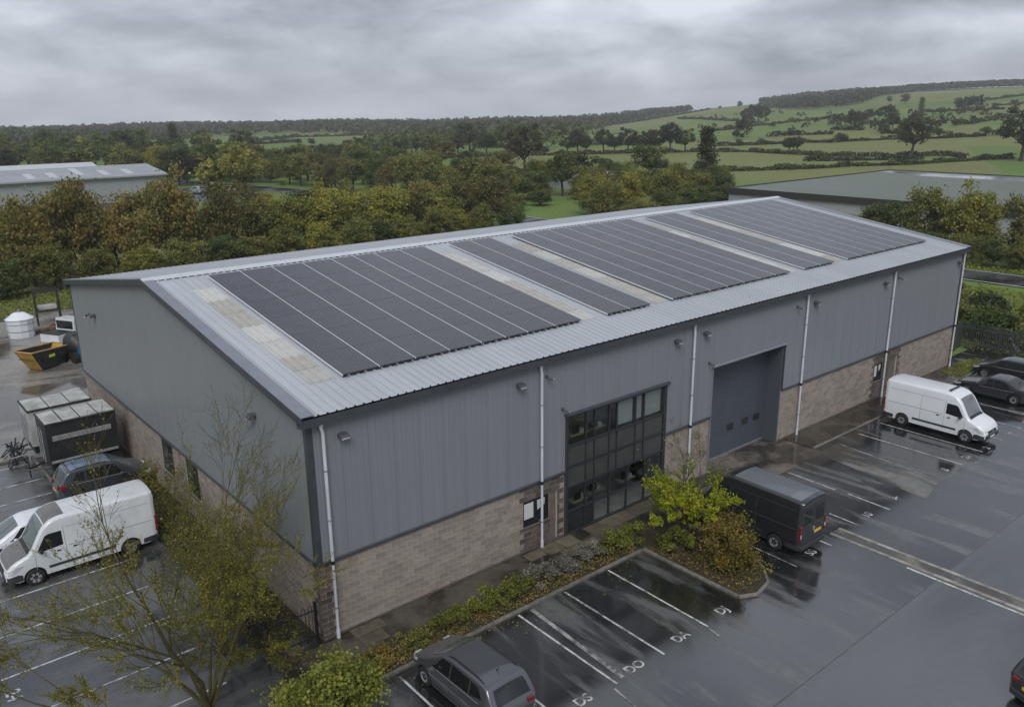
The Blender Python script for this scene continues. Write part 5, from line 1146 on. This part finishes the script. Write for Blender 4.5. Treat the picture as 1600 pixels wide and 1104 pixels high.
# --- trees beyond the road and behind the pale warehouse
def mid_trees():
    ry = [100, 110, 138, 166, 198, 225, 260]; rx = [79.5, 79.5, 78.5, 74, 67, 60, 54]; k = 0
    for row, (off, n) in enumerate(((9, 22), (19, 22), (31, 20), (46, 18), (64, 14))):
        for i in range(n):
            y = 104+i*(260-104)/n+rn.uniform(-2.5, 2.5)-row*3; x = float(np.interp(y, ry, rx))+off+rn.uniform(-3.5, 3.5); k += 1
            if 112 < x < 172 and 130 < y < 172 and math.degrees(math.atan2(x-CAM[0], y-CAM[1])) > 37: continue
            c = rn.choice(['green', 'dark', 'olive', 'green', 'rust', 'olive', 'green']); w = ['near the road', 'in the second rank', 'in the middle', 'towards the back', 'at the back'][row]
            tree('hedgerow_tree', ['shrub', 'oak', 'shrub'][k % 3]+str(k % 3), x, y, c, '%s tree %s of the dense wood beyond the curving road' % ({'green': 'green', 'dark': 'dark', 'olive': 'olive', 'rust': 'rusty'}[c], w), 'dense wood beyond the curving road', s=rn.uniform(.85, 1.2), sz=rn.uniform(.68, 1.0), rz=rn.uniform(0, 6))
    for i in range(85):
        d = rn.uniform(195, 420); a = R(rn.uniform(7, 23)); x, y = CAM[0]+d*math.sin(a), CAM[1]+d*math.cos(a)
        if y < 245 and x < 60: continue
        c = rn.choice(['green', 'dark', 'olive', 'green', 'dark', 'yellow'])
        tree('wood_tree', ['oak', 'shrub', 'far'][i % 3]+str(i % 3), x, y, c, 'tree in the green wood behind the long pale warehouse', 'green wood behind the long pale warehouse', s=rn.uniform(1.0, 1.4), sz=rn.uniform(.9, 1.25), rz=rn.uniform(0, 6))
    for (x, y, kd, c, s, lab) in ((108, 330, 'pine0', 'dark', 1.15, 'dark cone-shaped tree right of the pale warehouse roof'), (88, 330, 'oak1', 'dark', 1.3, 'dark round-topped tree left of the cone-shaped tree'), (62, 330, 'oak2', 'green', 1.35, 'broad tall tree above the pale warehouse roof'),
                                  (140, 91.5, 'pine1', 'dark', 1.1, 'tall ragged pine standing above the far ridge end of the warehouse'), (133, 98, 'oak0', 'dark', .62, 'small dark round tree left of the tall ragged pine'), (137, 88, 'shrub1', 'green', .75, 'dark bush at the foot of the tall ragged pine'), (143.5, 90, 'shrub2', 'olive', .7, 'olive bush right of the tall ragged pine')):
        tree('tall_tree' if s > 1 else 'tree', kd, x, y, c, lab, None, s=s, rz=rn.uniform(0, 6))
    tree('oak_tree', 'oak0', 145, 157, 'brown', 'large spreading oak standing alone in the middle field', None, s=1.3, sz=1.35, rz=1.0)
mid_trees()
FT = [(242, 198, 7.8), (243, 194, 9.1), (243, 187, 11.3), (248, 184, 8.5), (344, 226, 8.8), (338, 226, 4.0), (523, 351, 11.1), (530, 350, 12.2), (548, 357, 13.6), (564, 362, 10.7), (259, 147, 5.9), (259, 144, 5.9), (301, 187, 2.6), (290, 190, 2.9), (319, 162, 3.8), (319, 160, 3.2), (392, 196, 9.3), (432, 228, 6.3), (427, 220, 5.4), (424, 209, 6.9), (475, 232, 6.4), (481, 230, 6.4), (472, 220, 8.0), (497, 228, 4.4), (397, 179, 7.8), (368, 169, 4.6), (723, 333, 8.9), (756, 364, 6.0), (514, 221, 9.9), (388, 164, 9.6), (409, 167, 4.3), (394, 157, 4.5), (345, 134, 4.2), (357, 135, 2.5), (262, 105, 12.9), (580, 227, 9.0), (604, 231, 9.3), (572, 213, 9.8), (362, 123, 4.0), (356, 124, 2.2), (644, 218, 4.9), (367, 120, 2.8), (265, 74, 15.0), (506, 205, 4.4), (415, 158, 3.2), (449, 164, 3.1), (210, 268, 13.1), (223, 216, 9.4), (221, 220, 6.8), (224, 213, 7.2), (231, 210, 9.4), (237, 203, 9.4), (236, 209, 6.6), (212, 246, 11.9), (214, 243, 10.8), (211, 222, 3.6), (214, 216, 2.3), (120, 150, 7.6), (175, 239, 7.5), (189, 248, 8.9), (207, 253, 8.2), (166, 293, 6.8), (164, 297, 4.5), (168, 290, 7.3), (177, 295, 5.7), (175, 280, 5.5), (172, 283, 4.7), (169, 262, 6.8), (182, 275, 7.2), (182, 260, 5.9), (176, 245, 7.6), (191, 281, 7.1), (158, 319, 4.2), (161, 314, 4.4), (166, 315, 4.4), (207, 406, 4.1), (207, 421, 3.5), (1045, 729, 9.1), (1021, 745, 5.0), (1081, 704, 6.1)]
def field_trees():
    special = {(262, 105): 'tall open-crowned tree standing on the lower hillside hedge', (265, 74): 'big dark tree at the right edge of the hillside', (1045, 729): 'small lone clump on the skyline left of the hilltop wood', (514, 221): 'pointed dark tree high on the right hillside'}
    for i, (x, y, h) in enumerate(FT):
        near = math.hypot(x-CAM[0], y-CAM[1]) < 420
        kd = ('oak' if near else 'far')+str(i % 3); base = 10.2 if near else 8.5
        if (x, y) == (514, 221): kd, base = 'pine0', 12.2
        s = h/base; c = ['dark', 'brown', 'dark', 'green', 'brown'][i % 5]; hill = math.degrees(math.atan2(x-CAM[0], y-CAM[1])) > 47
        tree('field_tree', kd, x, y, c, special.get((x, y), 'dark hedgerow tree on the green right hillside' if hill else 'dark tree among the fields in the middle distance'), None if (x, y) in special else ('trees on the right hillside' if hill else 'trees among the middle fields'), s=s*(1.15 if h > 5 else 1.4), sz=s*1.05, rz=rn.uniform(0, 6))
field_trees()
HEDGES = [[(234, 199), (249, 182), (259, 163), (255, 145), (252, 126), (261, 109), (274, 99), (266, 90)], [(282, 195), (296, 186), (309, 177), (315, 163), (334, 151), (350, 132), (362, 123), (381, 120)], [(395, 284), (470, 306), (489, 295), (505, 273), (484, 240)], [(673, 536), (597, 432), (562, 385)], [(161, 129), (171, 124), (189, 119), (207, 108), (222, 103), (236, 93), (250, 89), (273, 79)],
 [(435, 214), (431, 195), (429, 181), (436, 171)], [(557, 241), (580, 227), (604, 209)], [(423, 162), (431, 157), (469, 160), (488, 155)], [(732, 272), (785, 263)], [(661, 239), (676, 223)], [(395, 209), (388, 189)], [(373, 171), (365, 160)], [(177, 242), (198, 234), (212, 219), (226, 209), (234, 199)], [(236, 300), (244, 281)], [(220, 507), (296, 610), (366, 632), (424, 640)], [(178, 474), (196, 453), (233, 471)], [(520, 540), (647, 598), (708, 608), (890, 713), (1037, 774)], [(267, 271), (284, 255), (274, 219)], [(132, 152), (144, 148)], [(351, 217), (364, 191)], [(231, 123), (255, 98)], [(118, 165), (140, 160), (160, 150)]]
def hedges():
    where = ['lowest long hedge across the right hillside', 'second long hedge up the right hillside', 'third hedge up, below the hilltop wood', 'faint hedge under the highest left pasture', 'long hedge at the foot of the hillside behind the flat roof', 'short hedge in the middle of the hillside', 'high hedge near the pointed tree', 'hedge stepping up the right hillside', 'short hedge near the skyline at far right', 'short upper hedge at far right', 'short thick hedge left of the tall open tree', 'stub of hedge beside the tall open tree', 'hedge along the middle field behind the lone oak', 'short hedge left of the lone oak crown', 'distant hedge round the left green field', 'hedge below the left green field', 'hedge along the foot of the distant left slope', 'hedge behind the middle row of trees', 'bushes under the lone oak', 'short hedge below the hilltop wood', 'ragged hedge behind the flat-roofed building', 'scrubby hedge in front of the lone oak field']
    for k, pts in enumerate(HEDGES):
        C = []; base = pts[0]; bz = terrain_z(*base)
        for (xa, ya), (xb, yb) in zip(pts, pts[1:]):
            D = math.hypot(xb-xa, yb-ya); far = math.hypot((xa+xb)/2-CAM[0], (ya+yb)/2-CAM[1]); n = int(D*(34 if far < 400 else 14)); hh = 1.15 if far < 400 else 1.7
            t = RNG.uniform(0, 1, n); x = xa+(xb-xa)*t+RNG.normal(0, .5, n); y = ya+(yb-ya)*t+RNG.normal(0, .5, n)
            hv = hh*(1+.35*np.sin(t*D*.21+k)+.25*np.sin(t*D*.57)); z = np.array([terrain_z(a, b) for a, b in zip(x, y)])+RNG.uniform(0, 1, n)*hv
            C.append(np.stack([x-base[0], y-base[1], z-bz], 1))
        C = np.concatenate(C); far = math.hypot(base[0]-CAM[0], base[1]-CAM[1])
        me = quads('hedge', C, .75 if far < 400 else 1.3, LM['dark' if k % 3 else 'brown']); o = obj_from('hedge', me, None, (base[0], base[1], bz)); tag(o, where[k], 'hedge', 'field hedges')
def number_trees():
    ones = 'first second third fourth fifth sixth seventh eighth ninth tenth eleventh twelfth thirteenth fourteenth fifteenth sixteenth seventeenth eighteenth nineteenth'.split()
    tens = [None, None, 'twent', 'thirt', 'fort', 'fift', 'sixt', 'sevent', 'eight', 'ninet']
    def word(n):
        if n > 99: return 'hundredth' if n == 100 else 'hundred-and-'+word(n-100)
        if n < 20: return ones[n-1]
        return tens[n//10]+'ieth' if n % 10 == 0 else tens[n//10]+'y-'+ones[n % 10-1]
    base = {'trees on the right hillside': 'hedgerow tree on the green right hillside', 'trees among the middle fields': 'tree among the fields in the middle distance', 'green wood behind the long pale warehouse': 'tree in the green wood behind the long pale warehouse', 'dense wood beyond the curving road': 'tree in the dense wood beyond the curving road'}
    for g, lab in base.items():
        obs = [o for o in bpy.data.objects if o.get('group') == g]
        for k, o in enumerate(sorted(obs, key=lambda o: math.atan2(o.location.x-CAM[0], o.location.y-CAM[1]))):
            o['label'] = '%s, %s from the left' % (lab, word(k+1))
number_trees()
hedges()
def woods():
    def wood(name, label, table, n, leaf, hh=8.0, cs=2.6, seed=0):
        rg = np.random.default_rng(seed); az = np.array([q[0] for q in table], float); d0 = np.array([q[1] for q in table], float); d1 = np.array([q[2] for q in table], float)
        C = []
        for i in range(n):
            a = rg.uniform(az[0], az[-1]); t = rg.uniform(0, 1); d = np.interp(a, az, d0)+(np.interp(a, az, d1)-np.interp(a, az, d0))*t
            x, y = CAM[0]+d*math.sin(R(a)), CAM[1]+d*math.cos(R(a)); z = terrain_z(x, y); h = hh*rg.uniform(.6, 1.15); r = h*.42
            q = rg.normal(size=(16, 3)); q /= np.linalg.norm(q, axis=1, keepdims=True); q[:, 2] = np.abs(q[:, 2])*1.15-.35
            C.append(np.array([x, y, z+h*.5])+q*[r, r, h*.5])
        C = np.concatenate(C); o = obj_from(name, quads(name, C, cs, LM[leaf])); tag(o, label, 'wood', kind='stuff')
    wood('hilltop_wood', 'dark wood along the hilltop on the right', [(55.8, 1330, 1395), (57, 900, 1395), (58.5, 820, 1395), (60, 830, 1395), (61.8, 860, 1395), (63, 1100, 1395), (64.5, 1330, 1395), (71, 1350, 1395), (76, 1340, 1395)], 3200, 'dark', 9, 3.4, 1)
    wood('distant_wood', 'continuous wood along the far skyline', [(3, 560, 1400), (10, 600, 1420), (16, 660, 1420), (20, 840, 1420), (27, 870, 1420), (33, 700, 1420), (40, 560, 1420), (44, 700, 1420), (48, 1020, 1420), (51.5, 1300, 1400)], 4200, 'dark', 9, 3.6, 2)
    wood('distant_wood_mixed', 'olive and brown trees mixed through the far valley', [(3, 420, 1300), (10, 440, 1300), (16, 480, 1200), (19, 560, 1200), (21, 850, 1200), (30, 720, 1200), (34, 420, 1200), (40, 420, 1200), (44, 450, 1000), (47, 900, 1100)], 900, 'brown', 8.5, 3.0, 3)
    wood('middle_copse', 'scattered dark copse in the middle of the valley', [(30, 330, 420), (34, 320, 480), (38, 330, 520), (42, 340, 520), (45, 360, 560)], 150, 'green', 8, 2.0, 4)
    wood('hillside_scrub', 'patches of dark scrub on the right hillside', [(52, 480, 820), (56, 480, 840), (58, 420, 800), (60, 430, 640), (63, 430, 560), (66, 460, 620), (70, 470, 700)], 90, 'brown', 4, 1.5, 5)
woods()

# ------------------------------------------------------------------ planting close to the warehouse
def branch_tree(name, label, loc, stems, levels, seed, leaf, nleaf, lsize, bark, group=None, twig_r=0.006, spread=(.35, .75), droop=0.0, leafz=None, lenf=(.55, .8), side=1.0, leafpar=(0.25, 1.0)):
    """a tree grown branch by branch: woody skeleton plus single leaves along the twigs"""
    rn = random.Random(seed); m = MB(); twigs = []
    def grow(p, d, ln, r, lv):
        n = 3 if lv > 0 else 2; pts = [p]; rr = [r]; q = p.copy(); dd = d.copy()
        for i in range(n):
            dd = (dd+Vector((rn.gauss(0, .13), rn.gauss(0, .13), rn.gauss(0.03-droop, .10)))).normalized(); q = q+dd*(ln/n); pts.append(q.copy()); rr.append(max(twig_r*.5, r*(1-.62*(i+1)/n)))
        m.tube([tuple(v) for v in pts], rr, 6 if lv >= levels-1 else (4 if lv > 0 else 3), cap=False)
        if lv <= 1: twigs.extend((a, b) for a, b in zip(pts, pts[1:]))
        if lv == 0: return
        nb = rn.choice((4, 4, 5)) if lv > 1 else rn.choice((5, 6, 7))
        for k in range(nb):
            f = rn.uniform(.25, 1.0) if k else .999; i = min(n-1, int(f*n)); o = pts[i]+(pts[i+1]-pts[i])*(f*n-i)
            ax = Vector((rn.gauss(0, 1), rn.gauss(0, 1), rn.gauss(0, .5)*side)); ax = (ax-dd*ax.dot(dd)).normalized(); a = rn.uniform(*spread)*(1 if k else .35)
            grow(o, (dd*math.cos(a)+ax*math.sin(a)).normalized(), ln*rn.uniform(*lenf), r*(1-.62*f)*(.62 if k else 1.0), lv-1)
    for (off, d, ln, r) in stems: grow(Vector(off), Vector(d).normalized(), ln, r, levels)
    e = empty(name, loc, 0, label, 'tree', group); obj_from('trunk', m.mesh('trunk', bark, angle=60), e)
    A = np.array([tuple(a) for a, b in twigs]); B = np.array([tuple(b) for a, b in twigs]); rg = np.random.default_rng(seed)
    w = np.ones(len(A)) if leafz is None else np.clip(np.interp((A[:, 2]+B[:, 2])/2, *leafz), 0.001, None); w /= w.sum()
    i = rg.choice(len(A), nleaf, p=w); t = rg.uniform(0, 1, (nleaf, 1)); C = A[i]+(B[i]-A[i])*t+rg.normal(0, .035, (nleaf, 3))
    obj_from('crown', quads('crown', C, lsize, LM[leaf], aspect=1.25), e); return e
branch_tree('autumn_tree', 'sparse yellow-leaved tree with fine bare twigs in the left foreground', (-4.5, -1.3, 0),
            [((0, 0, -.2), (.04, .06, 1), 5.2, .10), ((.1, .1, .3), (.38, .45, 1), 4.9, .065), ((-.1, 0, .3), (-.80, .30, .62), 4.3, .075), ((0, -.1, .4), (-.30, -.25, 1), 3.8, .06), ((.1, 0, .5), (.62, .10, .75), 4.0, .06), ((0, .1, .5), (-.22, .85, .8), 4.6, .06), ((0, 0, .6), (.3, -.3, 1), 3.4, .05), ((0, 0, .4), (-.65, .75, .7), 4.0, .055), ((.1, .1, .4), (.55, .85, .75), 4.6, .055), ((0, 0, .3), (-.95, -.1, .5), 3.4, .05), ((0, 0, .3), (.2, .5, 1), 5.0, .055)],
            4, 5, 'twig', 33000, .05, M_mossy, leafz=([0, 2.0, 4.0, 5.5, 7, 10], [2.4, 2.2, 1.2, .5, .25, .2]), spread=(.28, .70), lenf=(.42, .66), twig_r=.009)
branch_tree('autumn_tree', 'lower yellow twiggy tree beside the gable bed, right of the tall one', (-3.0, 0.9, 0), [((0, 0, 0), (.1, .1, 1), 2.4, .05), ((0, 0, .1), (.7, .3, .8), 2.2, .04), ((0, 0, .1), (-.6, .5, .8), 2.2, .04), ((0, 0, .1), (.2, -.7, .7), 2.0, .04), ((0, 0, .1), (-.4, -.5, .8), 2.0, .04), ((0, 0, .1), (.1, .9, .7), 2.4, .04)], 4, 9, 'twig', 9000, .05, M_mossy, spread=(.3, .75), lenf=(.45, .68), twig_r=.009)
def side_saplings():
    for k, (x, y, h, lab) in enumerate(((-1.0, 9.6, 3.4, 'slim bare sapling in front of the gable wall'), (-0.9, 12.6, 3.0, 'slim sapling by the first gable window'), (-1.0, 6.6, 2.4, 'low twiggy sapling by the gable wall'), (-.9, 15.5, 2.4, 'slim sapling by the second gable window'))):
        branch_tree('sapling', lab, (x, y, 0), [((0, 0, 0), (.05, .05, 1), h*.5, .035), ((0, 0, 0), (-.3, .2, 1), h*.4, .025), ((0, 0, 0), (.2, -.3, 1), h*.42, .025)], 3, 30+k, 'twig', 900, .06, M_mossy, lenf=(.5, .75))
side_saplings()
branch_tree('lime_tree', 'small tree with bright lime leaves on the island by the black van', (14.75, -4.0, .08), [((0, 0, 0), (.02, .02, 1), 1.7, .09), ((0, 0, .9), (.55, .4, 1), 1.5, .05), ((0, 0, .9), (-.75, .55, .9), 1.6, .05), ((0, 0, 1.0), (.2, -.7, .9), 1.4, .05), ((0, 0, 1.0), (-.6, -.4, .8), 1.5, .05), ((0, 0, 1.1), (.8, -.1, .7), 1.4, .05), ((0, 0, 1.0), (-.9, .1, .45), 1.5, .045), ((0, 0, 1.0), (.1, .9, .5), 1.5, .045), ((0, 0, 1.4), (-.3, .2, 1), 2.0, .045), ((0, 0, 1.4), (.25, -.1, 1), 1.9, .045)],
            4, 17, 'lime', 14000, .075, M_bark, leafz=([0, .8, 1.3, 2.3, 2.8, 3.2, 5], [.2, .7, 1.3, 1.3, .45, .05, .03]), spread=(.4, .8), lenf=(.42, .66))
def shrub(name, label, x, y, z, rx, ry, h, leaf, n, size, seed, cat='shrub', group=None, low=-.75, rz=0):
    e = empty(name, (x, y, z), rz, label, cat, group); P_, K = crown_points(n, rx, ry, h*.52, h*.5, max(14, int(rx*ry*14)), .26, low, .45, seed=seed); P_ = P_[P_[:, 2] > .02]
    obj_from('crown', quads('crown', P_, size, LM[leaf]), e); m = MB(); rr = random.Random(seed)
    for q in K[::2].tolist(): m.tube([(rr.uniform(-.2, .2)*rx, rr.uniform(-.2, .2)*ry, 0), (q[0]*.55, q[1]*.55, q[2]*.6), q], [.022, .014, .005], 4, cap=False)
    obj_from('stems', m.mesh('stems', M_bark), e); return e
shrub('rounded_shrub', 'large rounded tawny shrub at the tip of the planted island', 14.75, -6.0, .05, 1.5, 1.4, 2.2, 'tawny', 10500, .10, 41)
shrub('rounded_shrub', 'low yellow green shrub behind the tawny one on the island', 14.1, -4.1, .05, .95, .9, 1.1, 'bush', 3200, .10, 42)
shrub('rounded_shrub', 'big leafy light green shrub at the bottom edge left of the people carrier', -1.75, -3.85, 0, 2.0, 1.35, 2.25, 'bush', 13000, .11, 43, rz=.5)
def front_hedge():
    segs = [(-1.2, -2.2, 1.0, .6, .35, 'olive', 'first clump'), (0.6, -2.3, 1.0, .65, .45, 'tawny', 'second clump'), (2.3, -2.25, 1.1, .65, .45, 'olive', 'third clump'), (4.0, -2.2, 1.0, .65, .6, 'bush', 'fourth clump'), (5.4, -2.25, .9, .62, .75, 'bush', 'fifth clump'), (6.8, -2.25, .95, .62, .8, 'bush', 'sixth clump'), (8.2, -2.2, .95, .62, .75, 'silver', 'seventh clump'), (9.5, -2.2, .9, .62, .8, 'silver', 'eighth clump'), (10.8, -2.2, .9, .6, .8, 'silver', 'ninth clump'), (12.0, -2.25, .85, .62, .9, 'bush', 'tenth clump'), (13.1, -2.5, .85, .7, 1.05, 'bush', 'last clump before the island')]
    nm = {'olive': 'low olive', 'tawny': 'low tawny', 'bush': 'yellow green', 'silver': 'silvery grey'}
    for i, (x, y, rx, ry, h, c, o) in enumerate(segs):
        shrub('hedge_shrub', '%s shrub, %s from the left in the front hedge' % (nm[c], o), x, y, .06, rx, ry, h, c, 2600 if h > .5 else 1300, .075, 60+i, group='front hedge shrubs', low=-.6)
front_hedge()
def ground_cover():
    def cover(name, x0, x1, y0, y1, n, h, leaf, size, z, seed, lab):
        rg = np.random.default_rng(seed); x = rg.uniform(x0, x1, n); y = rg.uniform(y0, y1, n); k = np.sin(x*1.7+seed)*np.cos(y*1.3)+np.sin(x*.6-y*.9); zz = rg.uniform(0, 1, n)*h*np.clip(.55+.4*k, .08, 1.2)
        C = np.stack([x, y, z+zz+.02], 1); o = obj_from(name, quads(name, C, size, LM[leaf], flat=.4)); tag(o, lab, 'plants', kind='stuff')
    cover('ground_cover', -1.95, -.15, .9, 17.2, 4500, .35, 'olive', .09, .02, 1, 'dark low ground cover along the gable wall')
    cover('ground_cover_brown', -2.0, -.3, .9, 16, 2600, .5, 'rust', .07, .02, 2, 'brown twiggy ground cover along the gable wall')
    cover('bed_plants', -1.8, 13.0, -2.95, -1.6, 4500, .18, 'tawny', .07, .07, 3, 'leaf litter and low plants under the front hedge')
    cover('island_litter', 13.4, 16.1, -7.7, -3.2, 1500, .12, 'tawny', .08, .08, 4, 'yellow leaves covering the planted island')
    cover('fallen_leaves', -1.5, 16.5, -4.4, -3.2, 260, .0, 'yellow', .06, .012, 5, 'scattered fallen leaves on the wet bays')
    cover('verge_plants', 46.5, 51.5, -1.7, -.3, 1500, .3, 'bush', .1, .05, 6, 'mossy low plants at the end of the front pavement')
    cover('roadside_grass', 54, 78, -40, 30, 26000, .45, 'bush', .22, .0, 7, 'rough grass between the fence hedge and the road')
    cover('far_verge', 87.2, 90.5, -40, 50, 6000, .4, 'bush', .25, .0, 8, 'grass verge on the far side of the road')
    cover('yard_grass', -12, 26, 62.5, 74, 9000, .3, 'bush', .22, .0, 9, 'grass strip behind the yard')
ground_cover()
def right_boundary():
    Mf = mat('palisade_steel', (0.05, 0.055, 0.055), .5)
    for k, (xa, ya, xb, yb, h, lab) in enumerate(((48.75, .6, 54.2, 1.6, 2.0, 'dark palisade fence from the far front corner of the warehouse'), (54.2, 1.6, 55.4, -14, 2.0, 'dark palisade fence behind the black car'))):
        D = math.hypot(xb-xa, yb-ya); e = empty('palisade_fence', (xa, ya, 0), math.atan2(yb-ya, xb-xa), lab, 'fence'); n = int(D/.155)
        pm = MB().prism([(-.035, 0), (.035, 0), (.035, h-.12), (0, h), (-.035, h-.12)], 'y', -.006, .006).mesh('pale', Mf)
        for i in range(n): obj_from('pale', pm, e, (i*.155, 0, 0.05))
        for z in (.4, h-.4): MB().box(0, D, .008, .05, z, z+.05).build('rail', Mf, e)
        for i in range(int(D/2.7)+1): MB().box(i*2.7-.04, i*2.7+.04, .052, .13, 0, h).build('post', Mf, e)
    for k in range(9):
        t = k/8; x, y = 58.5+1.2*math.sin(k*1.3), 12-t*30
        shrub('boundary_hedge', 'ivy-green bank hedge behind the palisade, shrub number %s from the warehouse' % ['one', 'two', 'three', 'four', 'five', 'six', 'seven', 'eight', 'nine'][k], x, y, 0, 2.4, 2.4, 2.6, 'green' if k % 2 else 'olive', 3600, .24, 90+k, 'hedge', 'bank hedge behind the palisade', low=-.7)
    for k in range(8):
        x, y = 65+1.0*math.sin(k*2.1), 12-k*4.1
        shrub('bank_shrub', 'mixed shrub in the bank below the road, %s from the warehouse' % ORD[k], x, y, 0, 2.6, 2.4, 2.3, ['green', 'olive', 'dark', 'bush'][k % 4], 2600, .26, 110+k, 'shrub', 'second row of the bank below the road', low=-.7)
    # bow-topped railing at the near left corner
    e = empty('railing', (-0.12, 0.25, 0), math.pi, 'black bow-topped railing at the near corner of the gable', 'railing'); D = 1.8
    for x in (0, D): MB().box(x-.04, x+.04, -.04, .04, 0, 1.55).build('post', M_black, e)
    for z in (.18, 1.2): MB().box(.04, D-.04, -.015, .015, z, z+.04).build('rail', M_black, e)
    for i in range(13):
        x = .12+i*.13; MB().tube([(x, 0, .05), (x, 0, 1.36)], .012, 5).build('bar', M_black, e)
        if i % 2 == 0 and i < 12: MB().tube([(x, 0, 1.36), (x+.03, 0, 1.44), (x+.065, 0, 1.47), (x+.1, 0, 1.44), (x+.13, 0, 1.36)], .012, 5).build('bow', M_black, e)
    e = empty('railing', (-1.95, .25, 0), math.pi/2*.97, 'black railing panel along the edge of the gable bed', 'railing'); D = 3.6
    for x in (0, 1.8, D): MB().box(x-.04, x+.04, -.04, .04, 0, 1.4).build('post', M_black, e)
    for a in (.04, 1.84):
        for z in (.18, 1.15): MB().box(a, a+1.72, -.015, .015, z, z+.04).build('rail', M_black, e)
    for i in range(26):
        x = .13+i*.133
        if abs(x-1.8) > .06: MB().tube([(x, 0, .05), (x, 0, 1.32)], .012, 5).build('bar', M_black, e)
right_boundary()

# ------------------------------------------------------------------ damp air
def haze():
    o = MB().box(-3400, 3400, -3400, 3400, -75, 75).build('haze', None)
    m = bpy.data.materials.new('haze'); m.use_nodes = True; nt = m.node_tree; nt.nodes.clear(); out = nt.nodes.new('ShaderNodeOutputMaterial'); v = nt.nodes.new('ShaderNodeVolumePrincipled')
    v.inputs['Color'].default_value = (0.95, 0.97, 1.0, 1); v.inputs['Density'].default_value = 0.00027; v.inputs['Anisotropy'].default_value = 0.2
    nt.links.new(v.outputs[0], out.inputs['Volume']); o.data.materials.append(m); tag(o, 'thin damp haze over the whole valley', 'haze', kind='stuff')
haze()
